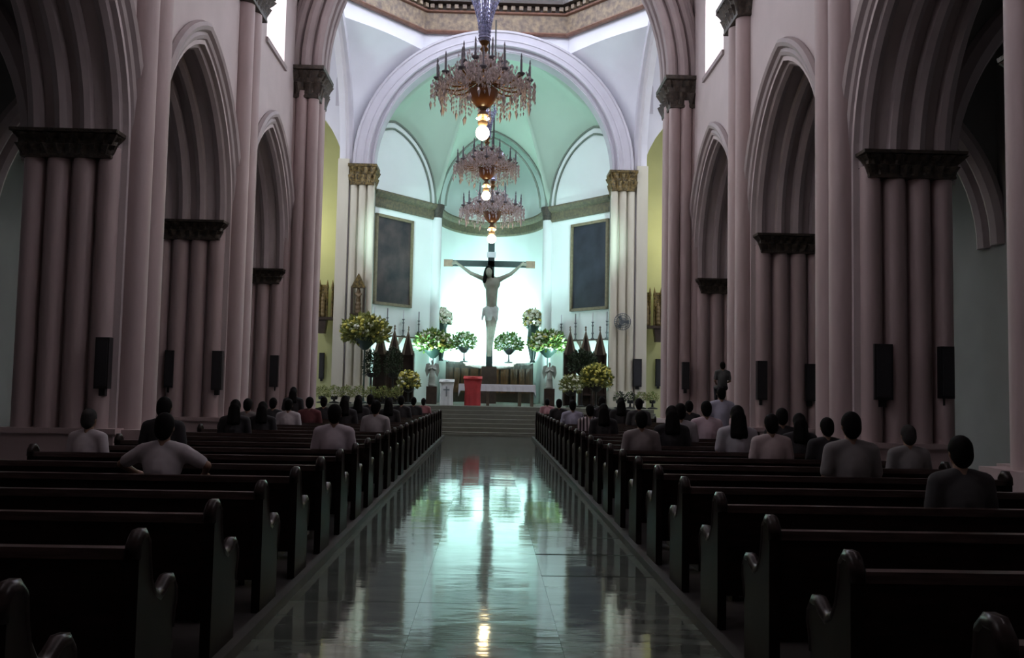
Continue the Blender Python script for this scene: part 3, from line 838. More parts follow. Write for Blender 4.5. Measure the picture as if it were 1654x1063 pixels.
def person(x, y, d, label, shirt=(.03, .03, .035), pose='sit', long=0, hairm=None, stripes=False, row=True, turn=0, zs=None, z0=PLAT):
    sx = -1 if x < 790 else 1
    off_ = .66 if pose == 'stand' else .20
    if row:
        yy = min(ROW[sx], key=lambda q: abs(q+off_-d))+off_
    else: yy = d
    p = px(x, y, yy)
    K = KIND[pose]
    s = zs or max(.86, min(1.1, (p.z-z0)/K['hz']))
    X = p.x
    if row and pose != 'stand':
        X = sx*max(1.88, min(4.55, abs(X)))
    o = bpy.data.objects.new('person', K['body']); COL.objects.link(o)
    o.location = (X, yy, z0 if pose == 'stand' else PLAT+.44-(.50-.085)*s+.005); o.scale = (s, s, s); o.rotation_euler = (0, 0, turn)
    tag(o, label, 'person', 'worshippers in the pews')
    link_part(K['shirt'], 'shirt', o, m=cloth(shirt, stripes)); link_part(K['trousers'], 'trousers', o)
    hp = 'stand' if pose == 'stand' else 'sit'
    link_part(HAIR[(hp, long)], 'hair', o, m=hairm or hair_dark)
    return o
LIGHT = (.46, .43, .45); DARK = (.018, .017, .02); GREY = (.16, .15, .15); PINK = (.50, .33, .36); BLUE = (.36, .37, .48)
# left of the aisle
person(143, 690, 10.6, 'grey-haired person in a light shirt at the far left edge', LIGHT, hairm=hair_grey, turn=-.2)
person(265, 663, 11.6, 'person in black seen just above the man with spread elbows', DARK)
person(265, 703, 7.7, 'man in a light shirt with elbows spread out on the left', LIGHT, pose='elbows')
person(545, 676, 11.7, 'person in a pale mauve shirt at the aisle end on the left', (.44, .39, .42), turn=.05)
person(380, 664, 15.0, 'dark-haired woman in black, in front of the third left pier', DARK, long=1)
person(400, 660, 17.2, 'person in a grey top beside the woman in black on the left', GREY)
person(424, 667, 16.2, 'person in black right of the grey top on the left', DARK, long=1)
person(441, 657, 19.8, 'person in black left of the pale-shirted churchgoer', DARK)
person(466, 660, 18.4, 'person with a pale shirt below the standing woman on the left', LIGHT)
person(474, 634, 20.8, 'tall standing woman with long dark hair by the left crossing pier', DARK, pose='stand', long=1)
person(500, 655, 20.0, 'person in dark red right of the standing woman', (.12, .03, .035))
person(523, 654, 22.0, 'person in black behind the mauve shirt, in front of the green hedge', DARK)
person(557, 652, 19.0, 'dark person just right of the mauve-shirted one', DARK, long=1)
person(579, 650, 21.5, 'long-haired person in black in the middle of the left crowd', DARK, long=1)
person(598, 648, 23.0, 'dark person left of the one in a pale collar', DARK)
person(607, 663, 16.0, 'person with a pale collar near the left aisle edge', (.34, .32, .33), turn=-.2)
person(628, 655, 21.0, 'person in black at the aisle end on the left, right of the pale collar', DARK, long=1)
person(648, 650, 24.5, 'dark-haired person before the floor flowers on the left', DARK)
person(668, 652, 26.5, 'dark person close to the aisle in a front left pew', DARK)
person(684, 656, 28.5, 'person in a rosy top in a front left pew by the steps', (.30, .12, .13))
# right of the aisle
person(884, 653, 30.3, 'person in a pink top in a front right pew by the steps', (.42, .22, .24))
person(903, 655, 25.5, 'dark-haired person behind the pink top on the right', DARK)
person(925, 658, 21.5, 'person in a bluish shirt at the right aisle edge', BLUE)
person(953, 669, 17.5, 'person in a striped shirt near the right aisle edge', (.5, .43, .46), stripes=True)
person(975, 668, 16.5, 'long-haired person in black right of the striped shirt', DARK, long=1)
person(972, 650, 24.0, 'dark person before the yellow flowers on the right', DARK)
person(1003, 652, 22.5, 'dark person left of the right crossing pier', DARK, long=1)
person(1032, 654, 21.0, 'person in dark grey in front of the right crossing pier foot', (.05, .05, .055))
person(1036, 686, 12.1, 'person in a grey-brown shirt, large, near the right aisle', (.22, .19, .19))
person(1085, 674, 13.3, 'long-haired woman in black right of the grey-brown shirt', DARK, long=1)
person(1099, 668, 14.5, 'person with a pale sleeve behind the woman in black', (.36, .34, .36))
person(1113, 659, 20.0, 'small dark head left of the pink-white shirt', DARK)
person(1141, 662, 15.8, 'person in a pinkish white shirt right of centre', (.52, .42, .47))
a = person(1165, 642, 17.0, 'standing adult in a bluish white shirt carrying a child', (.42, .43, .54), pose='stand', zs=.95)
ch_ = px(1167, 618, a.location.y)
k = bpy.data.objects.new('person', KIND['sit']['body']); COL.objects.link(k)
cs = .56; k.scale = (cs, cs, cs); k.location = (ch_.x, a.location.y+.0, a.location.z+KIND['stand']['hz']*.95-.185)
tag(k, 'small child in grey riding on the shoulders of the standing adult', 'person', 'worshippers in the pews')
link_part(KIND['sit']['shirt'], 'shirt', k, m=cloth((.09, .10, .10))); link_part(KIND['sit']['trousers'], 'trousers', k); link_part(HAIR[('sit', 0)], 'hair', k)
person(1191, 674, 12.8, 'long-haired person in a white shirt below the child on the right', (.44, .43, .47), long=1)
person(1246, 693, 11.4, 'person in a cream top left of two dark heads on the right', (.46, .38, .38))
person(1263, 678, 13.8, 'dark person behind the cream top on the right', DARK)
person(1291, 690, 12.6, 'woman with big dark hair and black top by the third right pier', DARK, long=1)
person(1336, 700, 11.4, 'small dark-clad person between the big-haired woman and the grey-shirted man', DARK)
person(1375, 692, 9.3, 'man with round dark hair and grey shirt on the right', (.20, .19, .19))
person(1478, 722, 10.3, 'person in grey at the right end of a pew under the far right pier', (.17, .165, .165), hairm=hair_grey)
person(1552, 748, 6.3, 'dark-clad person at the extreme right in a near pew', (.05, .05, .052))

# ================================================================== SANCTUARY THINGS
ZP = 1.03
# crucifix
cb_ = px(790, 590, 43.0)
cr = thing('crucifix', 'tall dark wooden crucifix with carved figure in the bright niche', 'crucifix', (cb_.x, 43.0, ZP))
MB().box((0, 0, .85), (.7, .6, 1.7)).build('pedestal', darkwood, cr)
ztop = px(790, 380, 43).z-ZP; zarm = px(790, 426, 43).z-ZP
MB().box((0, .1, (1.7+ztop)/2), (.30, .16, ztop-1.7)).build('upright', cross_m, cr)
xl, xr = px(724, 426, 43).x-cb_.x, px(857, 428, 43).x-cb_.x
MB().box(((xl+xr)/2, .1, zarm), (xr-xl, .16, .28)).build('crossbeam', cross_m, cr)
for xx in (xl, xr): MB().box((xx, .1, zarm), (.42, .2, .32)).build('beam_end', gold, cr)
MB().box((0, .1, ztop-.1), (.36, .2, .4)).build('beam_end', gold, cr)
MB().box((0, -.02, zarm+.42), (.42, .06, .26)).build('title_plaque', linen, cr)
zh = px(788, 441, 43).z-ZP; zl = px(792, 500, 43).z-ZP; zf = px(790, 575, 43).z-ZP
g = MB(); hp = Vector((.06, -.18, zl)); chs = Vector((.05, -.24, zh-.62)); hd = Vector((-.10, -.42, zh))
g.ell(hp, (.30, .2, .24), 12, 8); g.cap(hp, chs, .24, .30); g.ell(chs+Vector((0, 0, .1)), (.40, .24, .36), 12, 8)
g.cap(chs+Vector((0, 0, .35)), hd, .12, .11); g.ell(hd, (.17, .2, .24), 12, 8); g.ell(hd+Vector((0, -.18, -.12)), (.1, .08, .1), 8, 6); g.cap(hd+Vector((0, -.2, .0)), hd+Vector((0, -.25, -.07)), .02, .03, 6)
for s in (-1, 1):
    sho = chs+Vector((s*.38, .02, .32)); hnd = Vector(((xl+.42) if s < 0 else (xr-.42), -.05, zarm-.02))
    el = sho.lerp(hnd, .48)+Vector((0, -.03, -.10))
    g.cap(sho-Vector((s*.12, 0, .05)), sho, .15, .13); g.cap(sho, el, .12, .09); g.cap(el, hnd, .09, .06); g.ell(hnd+Vector((s*.06, 0, .03)), (.13, .05, .09), 8, 6)
    for q in range(4): g.cap(hnd+Vector((s*.12, -.03, .08-.045*q)), hnd+Vector((s*.26, -.07, .08-.05*q)), .025, .02, 6)
    g.cap(hnd+Vector((s*.03, -.03, .08)), hnd+Vector((s*.1, -.08, .17)), .025, .02, 6)
    kn = Vector((.05+s*.10, -.36, (zl+zf)/2+.25)); an = Vector((.0+s*.03, -.14, zf+.25))
    g.cap(hp+Vector((s*.14, 0, -.05)), kn, .20, .14); g.cap(kn, an, .135, .085); g.cap(an, Vector((s*.05, -.26, zf)), .08, .06)
cbd = bpy.data.objects.new('figure', remesh(g, 'figure', corpus, .032, 2)); COL.objects.link(cbd); cbd.parent = cr
cbd['label'] = 'carved pale figure with outstretched arms'
g = MB(); g.ell(hp+Vector((0, 0, -.02)), (.36, .27, .26), 12, 8); g.cap(hp+Vector((-.1, -.1, -.1)), hp+Vector((-.12, -.16, -.45)), .2, .16); g.cap(hp+Vector((.15, -.08, -.1)), hp+Vector((.16, -.12, -.5)), .18, .14); g.cap(hp+Vector((-.34, -.05, 0)), hp+Vector((-.42, -.05, -.5)), .08, .05)
link_part(remesh(g, 'loincloth', loin, .035, 2), 'loincloth', cbd)
g = MB(); g.ell(hd+Vector((0, .06, .06)), (.21, .22, .25), 12, 8); g.cap(hd+Vector((-.12, .02, 0)), hd+Vector((-.2, .05, -.45)), .12, .09); g.cap(hd+Vector((.13, .06, 0)), hd+Vector((.2, .08, -.35)), .1, .07)
link_part(remesh(g, 'carved_hair', hair_dark, .035, 2), 'carved_hair', cbd)

# paintings
for g_, side, t0, t1, mm in ((-1, 'left', .05, .60, canvas2), (1, 'right', .05, .60, canvas)):
    t = thing('painting', 'large dark framed painting hanging on the %s apse wall' % side, 'painting', panel_pt(-g_, (t0+t1)/2, 5.25), 0, 'framed paintings in the apse')
    base = panel_pt(-g_, (t0+t1)/2, 5.25); L = (t1-t0)*4.27; Hh = 3.95
    ang = math.atan2(3.35, 2.65)*(1 if g_ < 0 else -1)
    t.rotation_euler = (0, 0, ang)
    # local: x along the wall, -y into the room
    MB().box((0, -.05, Hh/2), (L-.1, .05, Hh-.1)).build('canvas', mm, t)
    for sx_ in (-1, 1): MB().box((sx_*(L/2-.06), -.08, Hh/2), (.12, .14, Hh)).build('frame_stile', frame_m, t)
    for zz in (.06, Hh-.06): MB().box((0, -.08, zz), (L, .14, .12)).build('frame_rail', frame_m, t)

# altar table
at = thing('altar_table', 'long altar table covered with a white cloth', 'altar', (0, 36.9, ZP))
a0, a1 = px(742, 620, 36.9), px(864, 620, 36.9); xm = (a0.x+a1.x)/2; Lx = a1.x-a0.x; zt = a0.z-ZP
at.location.x = xm
MB().box((0, 0, zt-.03), (Lx-.06, .9, .06)).build('tabletop', palewood, at)
for q in (-.40, -.12, .3, .46): MB().box((q*Lx, 0, (zt-.06)/2), (.12, .6, zt-.06)).build('leg', palewood, at)
m = MB(); n = 40; rows = []
pf = [(-Lx/2+.0, -.46), (Lx/2, -.46), (Lx/2, .46), (-Lx/2, .46)]
per = []
for i in range(4):
    p0, p1 = pf[i], pf[(i+1) % 4]
    for k in range(n//2 if i % 2 else n): per.append((p0[0]+(p1[0]-p0[0])*k/(n//2 if i % 2 else n), p0[1]+(p1[1]-p0[1])*k/(n//2 if i % 2 else n)))
for zz, o_ in ((zt+.006, 0), (zt-.03, .01), (zt-.16, .02), (zt-.27, .03)):
    rows.append([(x*(1+o_/Lx*2)+.0, y*(1+o_*2+.02*math.sin(i*1.7)*(zt-zz)/.27), zz-(.22 if abs(x) > Lx/2-.01 and zz < zt-.1 else 0)) for i, (x, y) in enumerate(per+per[:1])])
m.grid(rows); m.add([(-Lx/2, -.46, zt+.006), (Lx/2, -.46, zt+.006), (Lx/2, .46, zt+.006), (-Lx/2, .46, zt+.006)], [(0, 1, 2, 3)])
tc_ = thing('altar_cloth', 'white cloth hanging over the altar table edges', 'cloth', (xm, 36.9, ZP))
m.build('cloth_sheet', linen, tc_)

def draped_lectern(x, ytop, ybot, d, w, name, label, m_, emblem=None):
    a = px(x, ybot, d); b = px(x, ytop, d); h = b.z-ZP
    t = thing(name, label, 'lectern', (a.x, d, ZP))
    MB().box((0, .12, h/2), (w*.5, .2, h*.96)).build('post', darkwood, t)
    rows = []
    for k in range(9):
        q = k/8; z = h*(1-q)+.01*q; hw = w/2*(1.0-.22*min(1, q*2.2)+.10*q); 
        if k == 0: hw = w*.36
        rows.append([(hw*math.sin(a_)*1.0, -.06-.16*math.cos(a_)*(.8+.3*q)+.02*math.sin(a_*9)*q, z-(.05 if k == 0 else 0)*abs(math.sin(a_))) for a_ in [2*PI*i/32 for i in range(33)]])
    MB().grid(rows).add([r for r in rows[0][:-1]], [tuple(range(32))]).build('drape', m_, t, smooth=True)
    # sloping book rest under the cloth top
    MB().box((0, -.05, h-.04), (w*1.0, .34, .05), rx=.3).build('book_rest', m_, t)
    if emblem:
        MB().box((0, -.25, h*.55), (.05, .02, .38)).build('embroidered_cross', emblem, t)
        MB().box((0, -.25, h*.62), (.24, .02, .05)).build('embroidered_cross', emblem, t)
    return t
draped_lectern(763, 609, 655, 35.8, .72, 'lectern', 'lectern draped in bright red cloth before the altar', redcloth)
draped_lectern(721, 614, 655, 35.6, .58, 'lectern', 'lectern draped in white embroidered cloth left of the red one', whitecloth, embro)

# flower arrangements
def leafball(rx, ry, rz, n, size, rnd, fn=None, lo=-.5):
    m = MB()
    for i in range(n):
        while True:
            p = Vector((rnd.uniform(-1, 1), rnd.uniform(-1, 1), rnd.uniform(lo, 1)))
            if .25 < p.length < 1: break
        c = Vector((p.x*rx, p.y*ry, p.z*rz)); d = (p+Vector((rnd.uniform(-.6, .6), rnd.uniform(-.6, .6), rnd.uniform(-.2, .8)))).normalized()
        s = d.orthogonal().normalized(); s = Matrix.Rotation(rnd.uniform(0, 6.28), 3, d) @ s
        L = size*rnd.uniform(.7, 1.4); W = L*.28; n_ = d.cross(s)*W*.35
        m.add([c, c+d*L*.5+s*W+n_, c+d*L, c+d*L*.5-s*W+n_], [(0, 1, 2), (0, 2, 3)])
    return m
def blossoms(rx, ry, rz, n, r, rnd, lo=-.4):
    m = MB()
    for i in range(n):
        p = Vector((rnd.gauss(0, 1), rnd.gauss(0, 1), rnd.gauss(0, 1))).normalized()
        if p.z < lo: p.z = -p.z
        q = rnd.uniform(.82, 1.06); c = Vector((p.x*rx*q, p.y*ry*q, p.z*rz*q)); rr = r*rnd.uniform(.7, 1.25)
        m.ell(c, (rr, rr, rr*.8), 6, 4)
    return m
def bouquet(x, y, d, wpx, hpx, label, lm, fm, nl, nf, fr, base='stand', seed=1, zb=ZP, fm2=None, vase=potm, name='flower_arrangement'):
    rnd = random.Random(seed); c = px(x, y, d); s = d/F_PX
    rx = wpx*s/2; rz = hpx*s/2
    t = thing(name, label, 'flowers', (c.x, d, zb), 0)
    h = c.z-zb
    leafball(rx, rx*.8, rz, int(nl*2.2), rx*.24, rnd).build('foliage', lm, t, kind='stuff', loc=(0, 0, h))
    blossoms(rx, rx*.8, rz, int(nf*1.6), fr*.85, rnd).build('blossoms', fm, t, kind='stuff', loc=(0, 0, h), smooth=True)
    if fm2: blossoms(rx*.95, rx*.8, rz*.95, nf//2, fr, rnd).build('pale_blossoms', fm2, t, kind='stuff', loc=(0, 0, h), smooth=True)
    zt_ = h-rz*.35
    if base == 'stand':      # bowl on a slim stand with a foot
        autosmooth(MB().lathe([(.05, zt_-.5*rx-.02), (.12, zt_-.5*rx), (rx*.5, zt_-.12), (rx*.55, zt_), (.02, zt_)], 14).build('bowl', vase, t))
        if zt_-.5*rx > .1:
            autosmooth(MB().lathe([(.2, 0), (.2, .04), (.05, .08), (.035, .2), (.035, zt_-.5*rx-.02), (.05, zt_-.5*rx)], 10).build('stand', vase, t))
    else:                    # tall vase standing on zb
        autosmooth(MB().lathe([(.12, 0), (.14, .03), (.1, .1), (.24*rx/.4, zt_*.55), (.2*rx/.4, zt_*.85), (.26*rx/.4, zt_), (.05, zt_)], 14).build('vase', vase, t))
    return t
bouquet(590, 537, 37.2, 74, 52, 'big yellow-green flower arrangement on a dark stand before the left sanctuary pier', leaf_y, fl_y, 420, 90, .09, seed=1, fm2=fl_w)
bouquet(700, 556, 41.8, 60, 40, 'white and yellow flowers on a stand left of the niche', leaf_l, fl_w, 360, 90, .085, seed=2, fm2=fl_y)
bouquet(750, 554, 44.6, 40, 34, 'small green and white bouquet left of the crucifix foot', leaf_l, fl_w, 260, 50, .07, 'stand', 3, 2.96, vase=pewter)
bouquet(822, 556, 44.6, 44, 34, 'small green and white bouquet right of the crucifix foot', leaf_l, fl_w, 260, 50, .07, 'stand', 4, 2.96, vase=pewter)
bouquet(885, 556, 41.8, 58, 40, 'white and yellow flowers on a stand right of the niche', leaf_l, fl_w, 360, 90, .085, seed=5, fm2=fl_y)
bouquet(713, 516, 43.3, 34, 36, 'white flowers in a dark vase at the left edge of the niche', leaf_l, fl_w, 90, 130, .09, 'vase', 6, 2.96)
bouquet(861, 519, 43.3, 32, 40, 'yellow-white flowers in a dark vase at the right edge of the niche', leaf_y, fl_w, 150, 110, .085, 'vase', 7, 2.96, fm2=fl_y)
bouquet(660, 618, 36.4, 34, 38, 'yellow flowers on the sanctuary floor at the left', leaf_y, fl_y, 260, 50, .07, 'stand', 8, vase=iron, fm2=fl_w)
bouquet(963, 612, 36.6, 50, 46, 'yellow-green flowers on the sanctuary floor at the right', leaf_y, fl_y, 360, 70, .08, 'stand', 9, vase=iron, fm2=fl_y)
bouquet(922, 624, 36.2, 36, 36, 'smaller yellow-green bouquet beside the right floor flowers', leaf_y, fl_w, 240, 30, .06, 'stand', 10, vase=iron)
# dark potted shrubs in front of the left stalls
for i, (x, y, w_, h_, lb) in enumerate(((600, 592, 28, 56, 'dark leafy potted shrub under the big yellow arrangement'), (635, 592, 30, 60, 'dark leafy potted shrub beside the left stalls'), (940, 588, 44, 44, 'dark leafy potted shrub under the right stalls'))):
    bouquet(x, y, 37.6, w_, h_, lb, leaf_d, leaf_d, 420, 10, .04, 'stand', 30+i, vase=iron, name='potted_shrub')['category'] = 'plant'
# hedge plants in planters along the sanctuary front
POS = ('first', 'second', 'third', 'fourth', 'fifth', 'sixth', 'seventh', 'eighth')
for i, x in enumerate((520, 540, 560, 580, 600, 620, 640)):
    t = bouquet(x, 635+.5*i*.4, 36.0, 21, 25, 'low yellow-green hedge plant left of the steps, %s from the left pier' % POS[i], leaf_y, leaf_l, 170, 8, .03, 'stand', 50+i, vase=iron, name='hedge_plant')
    t['category'] = 'plant'; t['group'] = 'hedge plants left of the steps'
for i, x in enumerate((1000, 1018, 1036, 1054)):
    t = bouquet(x, 643, 36.0, 19, 20, 'low dull green hedge plant right of the steps, %s from the yellow flowers' % POS[i], leaf_d if i < 2 else leaf_y, leaf_l, 150, 6, .03, 'stand', 70+i, vase=iron, name='hedge_plant')
    t['category'] = 'plant'; t['group'] = 'hedge plants right of the steps'

# gabled choir stalls
def stall(x, d, label, grp, ytop):
    b = px(x, ytop, d); h = b.z-ZP
    t = thing('gabled_stall', label, 'stall', (b.x, d, ZP), 0, grp)
    W = .56
    MB().box((0, .25, (h-.9)/2), (W-.06, .08, h-.9)).build('back_panel', darkwood, t)
    MB().box((0, .02, .5), (W-.1, .46, .07)).build('seat', darkwood, t)
    MB().prism([(-W/2, 0), (W/2, 0), (0, 1.05)], lambda u, w_, k: (u, -.08+.12*k, h-1.08+w_)).build('gable', darkwood, t)
    for s in (-1, 1):
        MB().box((s*(W/2-.03), .05, (h-1.0)/2), (.06, .5, h-1.0)).build('side_post', darkwood, t)
        MB().prism([(s*W/2, 0), (s*(W/2-.13), 0), (0, .90), (0, 1.08)], lambda u, w_, k: (u, -.14+.08*k, h-1.08+w_)).build('gable_edge', palewood, t)
    autosmooth(MB().lathe([(.03, h-.05), (.05, h), (.02, h+.05), (.05, h+.1), (.005, h+.17)], 8, (0, -.05, 0)).build('finial', palewood, t))
    return t
for i, (x, yt, lb) in enumerate(((616, 531, 'dark gabled stall half hidden by the big flowers on the left'), (638, 531, 'middle dark gabled stall on the left'), (660, 533, 'dark gabled stall on the left, nearest the niche'))):
    stall(x, 39.3+.35*i, lb, 'gabled stalls on the left', yt)
for i, (x, yt, lb) in enumerate(((921, 533, 'dark gabled stall on the right, nearest the niche'), (946, 533, 'middle dark gabled stall on the right'), (969, 533, 'dark gabled stall on the right, beside the cream pier'))):
    stall(x, 40.2-.35*i, lb, 'gabled stalls on the right', yt)

# shelves with candlesticks under the paintings
for g_, side, xs in ((-1, 'left', (604, 625, 651, 676)), (1, 'right', (906, 929, 957, 980))):
    ang = math.atan2(3.35, 2.65)*(1 if g_ < 0 else -1)
    zs = 3.95
    sh_ = thing('candle_shelf', 'narrow wall shelf holding candlesticks under the %s painting' % side, 'shelf', panel_pt(-g_, .45, zs), ang)
    MB().box((0, -.16, -.03), (3.5, .3, .06)).build('board', darkwood, sh_)
    for q in (-1.2, 0, 1.2): MB().prism([(0, -.06), (.28, -.06), (0, -.4)], lambda u, w_, k: (q-.03+.06*k, -u, w_)).build('bracket', darkwood, sh_)
    for i, x in enumerate(xs):
        # where the pixel's ray meets the panel line
        best = min((abs((C2W.transposed() @ (panel_pt(-g_, t/200, zs, .16)-Vector((0, 0, CAM_H)))).x/-(C2W.transposed() @ (panel_pt(-g_, t/200, zs, .16)-Vector((0, 0, CAM_H)))).z*F_PX+CX-x), t/200) for t in range(4, 197))
        p = panel_pt(-g_, best[1], zs, .16)
        t = thing('candlestick', 'tall dark candlestick under the %s painting, %s from the %s' % (side, POS[i], 'left' ), 'candlestick', p, 0, 'candlesticks under the %s painting' % side)
        autosmooth(MB().lathe([(.09, 0), (.09, .03), (.035, .07), (.03, .2), (.06, .26), (.03, .32), (.025, .55), (.055, .6), (.025, .65), (.025, .72), (.075, .76), (.02, .78)], 10).build('holder', pewter, t))
        autosmooth(MB().lathe([(.022, .77), (.022, 1.15), (.004, 1.19)], 8).build('candle', linen if i % 2 == 0 else candlem, t))

# robed angel statues flanking the altar
def robed(name, label, p, h, m_, ped=None, cat='statue', wings=False):
    t = thing(name, label, cat, p)
    z0 = 0
    if ped:
        MB().box((0, 0, ped/2), (.42, .42, ped)).build('pedestal', darkwood, t); z0 = ped
    g = MB(); s = h/1.7
    for k in range(8):
        q = k/7; g.ell((0, .02*math.sin(k), z0+s*(.08+.95*q)), (s*(.25-.07*q), s*(.21-.07*q), s*.16), 12, 6)
    g.ell((0, 0, z0+s*1.2), (s*.2, s*.13, s*.2), 12, 8); g.cap((0, 0, z0+s*1.35), (0, -.01*s, z0+s*1.47), s*.055, s*.05); g.ell((0, -.02*s, z0+s*1.57), (s*.085, s*.10, s*.12), 12, 8)
    g.cap((0, -.1*s, z0+s*1.56), (0, -.125*s, z0+s*1.53), .012*s, .016*s, 6)
    for q in (-1, 1):
        g.cap((q*.18*s, 0, z0+s*1.3), (q*.24*s, -.06*s, z0+s*1.06), .06*s, .055*s); g.cap((q*.24*s, -.06*s, z0+s*1.06), (q*.05*s, -.22*s, z0+s*1.15), .055*s, .04*s)
    o = bpy.data.objects.new('robed_body', remesh(g, 'robed_body', m_, .035*s, 2)); COL.objects.link(o); o.parent = t
    if wings:
        for q in (-1, 1):
            MB().prism([(0, 1.3), (.12, 1.5), (.34, 1.42), (.40, 1.0), (.28, .6), (.14, .85)], lambda u, w_, k: (q*(.06+u)*s, (.12+.05*k)*s, z0+w_*s)).build('wing', m_, t)
    return t
pl_ = px(697, 640, 38.3); pr_ = px(887, 640, 38.3)
robed('angel_statue', 'pale green robed statue on a dark pedestal left of the altar', (pl_.x, 38.3, ZP), 1.1, statue_m, .72, wings=True)
robed('angel_statue', 'pale green robed statue on a dark pedestal right of the altar', (pr_.x, 38.3, ZP), 1.1, statue_m, .72, wings=True)

# statue in a gothic canopy on the left sanctuary pier
q0 = px(578, 510, 38.2); q1 = px(578, 442, 38.2)
t = thing('canopied_statue', 'dark gilded gothic canopy with statue on the left sanctuary pier', 'statue', (q0.x, 38.2, q0.z))
h = q1.z-q0.z
MB().box((0, 0, .04), (.62, .42, .08)).build('shelf', darkwood, t)
MB().prism([(-.2, 0), (.2, 0), (.08, -.5), (-.08, -.5)], lambda u, w_, k: (u, -.15+.3*k, w_)).build('corbel', darkwood, t)
for s in (-1, 1):
    MB().box((s*.26, 0, h*.36), (.07, .3, h*.65)).build('post', darkwood, t)
MB().prism([(-.3, h*.66), (.3, h*.66), (.12, h*.86), (0, h), (-.12, h*.86)], lambda u, w_, k: (u, -.16+.3*k, w_)).build('canopy', gilt, t)
g = MB()
for k in range(6): g.ell((0, 0, .14+.17*k), (.15-.012*k, .11, .13), 10, 6)
g.ell((0, -.02, .14+.17*6+.02), (.07, .08, .1), 10, 6); g.cap((-.13, -.05, .9), (.0, -.14, .8), .04, .035); g.cap((.13, -.05, .9), (.0, -.14, .75), .04, .035)
o = bpy.data.objects.new('figure', remesh(g, 'figure', statue_b, .03, 2)); COL.objects.link(o); o.parent = t

# gilded shrines in the chapels
def shrine(xa, xb, ytop, ybot, d, label, corbx):
    a = px(xa, ybot, d); b = px(xb, ytop, d); w = b.x-a.x; h = b.z-a.z
    t = thing('gilded_shrine', label, 'shrine', ((a.x+b.x)/2, d, a.z))
    MB().box((0, .1, .05), (w+.1, .6, .12)).build('shelf', darkwood, t)
    cx_ = px(corbx, ybot, d).x-(a.x+b.x)/2
    MB().prism([(-.22, 0), (.22, 0), (.14, -.6), (-.14, -.6)], lambda u, w_, k: (cx_+u, -.1+.4*k, w_)).build('corbel', darkwood, t)
    for s in (-1, 1):
        MB().box((s*w*.27, .2, .1+h*.42), (w*.36, .12, h*.8)).build('panel', gilt, t)
        for e in (-1, 1):
            autosmooth(MB().lathe([(.06, .1), (.05, .2), (.04, h*.75), (.07, h*.8), (.05, h*.88), (.005, h)], 8, (s*w*.27+e*w*.16, .08, 0)).build('pinnacle', gilt, t))
        g = MB()
        for k in range(5): g.ell((s*w*.27, .02, .22+.17*k), (.11, .09, .12), 8, 6)
        g.ell((s*w*.27, .0, .22+.17*5), (.06, .06, .08), 8, 6)
        o = bpy.data.objects.new('figurine', remesh(g, 'figurine', statue_b, .03, 1)); COL.objects.link(o); o.parent = t
    return t
shrine(512, 552, 452, 516, 40.9, 'gilded double shrine on the yellow chapel wall at the left', 520)
shrine(1037, 1071, 464, 530, 40.9, 'gilded double shrine on the yellow chapel wall at the right', 1064)

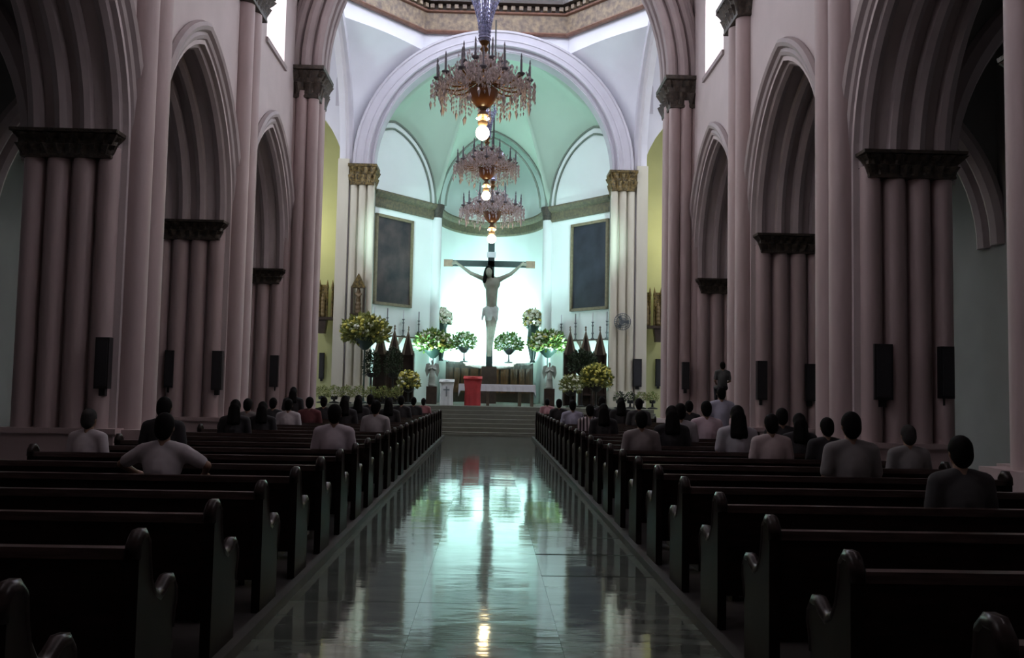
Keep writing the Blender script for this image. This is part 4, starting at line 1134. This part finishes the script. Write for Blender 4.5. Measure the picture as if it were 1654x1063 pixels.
# wall fan on the right sanctuary pier
fc = px(1005, 520, 38.3)
t = thing('wall_fan', 'round wall fan on the right sanctuary pier', 'fan', (fc.x, 38.3, fc.z))
for r in (.34, .25, .15):
    MB().tube([(r*math.cos(2*PI*i/24), -.1 if r > .3 else -.14, r*math.sin(2*PI*i/24)) for i in range(24)], .016, 5, closed=True).build('cage_ring', pewter, t, smooth=True)
for i in range(12):
    a_ = PI*i/12
    MB().tube([(-.34*math.cos(a_), -.1, -.34*math.sin(a_)), (0, -.16, 0), (.34*math.cos(a_), -.1, .34*math.sin(a_))], .009, 4).build('cage_wire', pewter, t)
for i in range(3):
    a_ = 2*PI*i/3
    MB().prism([(.05, -.03), (.28, -.10), (.29, .08), (.06, .04)], lambda u, w_, k: (u*math.cos(a_)-w_*math.sin(a_), -.07+.012*k+.1*w_, u*math.sin(a_)+w_*math.cos(a_))).build('blade', pewter, t)
MB().tube([(0, -.06, 0), (0, .1, 0)], .09, 12).build('motor', pewter, t, smooth=True)
MB().tube([(0, .08, 0), (0, .2, -.1), (0, .32, -.12)], .03, 8).build('bracket', iron, t)

# tall narrow black boxes on the piers and chapel walls
def wbox(x, yt, yb, wpx_, d, label, rz=0):
    a = px(x, yb, d); b = px(x, yt, d); h = b.z-a.z; w = wpx_*d/F_PX
    t = thing('wall_box', label, 'box', (a.x, d, a.z), rz, 'tall black boxes on the piers')
    MB().box((0, 0, h/2), (w, .14, h)).build('casing', black, t)
    MB().box((0, -.075, h/2), (w*.78, .02, h*.9)).build('front_panel', grille, t)
    MB().box((0, .03, -.05), (w*.45, .08, .11)).build('bracket', black, t)
    return t
yA, yB, yC = PY[2]-.18, PY[3]-.18, PY[4]-.18
wbox(165, 545, 628, 22, yA, 'tall narrow black box on the far left pier')
wbox(273, 566, 626, 14, yB, 'narrow black box on the aisle side of the middle left pier')
wbox(350, 567, 630, 16, yB, 'narrow black box on the nave side of the middle left pier')
wbox(442, 574, 625, 13, yC, 'narrow black box on the left crossing pier')
wbox(519, 570, 612, 8, 41.4, 'left one of two slim black boxes on the left chapel wall')
wbox(540, 570, 613, 9, 41.4, 'right one of two slim black boxes on the left chapel wall')
wbox(1107, 585, 629, 11, yC, 'narrow black box on the right crossing pier')
wbox(1230, 583, 646, 16, yB, 'narrow black box on the nave side of the middle right pier')
wbox(1308, 588, 648, 16, yB, 'narrow black box on the aisle side of the middle right pier')
wbox(1342, 622, 650, 12, yC+6, 'small dark box seen in the right aisle beside the middle pier')
wbox(1425, 556, 646, 30, yA, 'wide tall black box on the far right pier')
wbox(1528, 560, 644, 22, yA, 'tall black box on the aisle side of the far right pier')
wbox(1029, 580, 625, 14, 38.45, 'dark box on the cream pier right of the sanctuary')
wbox(1063, 580, 624, 9, 41.4, 'slim black box on the right chapel wall')
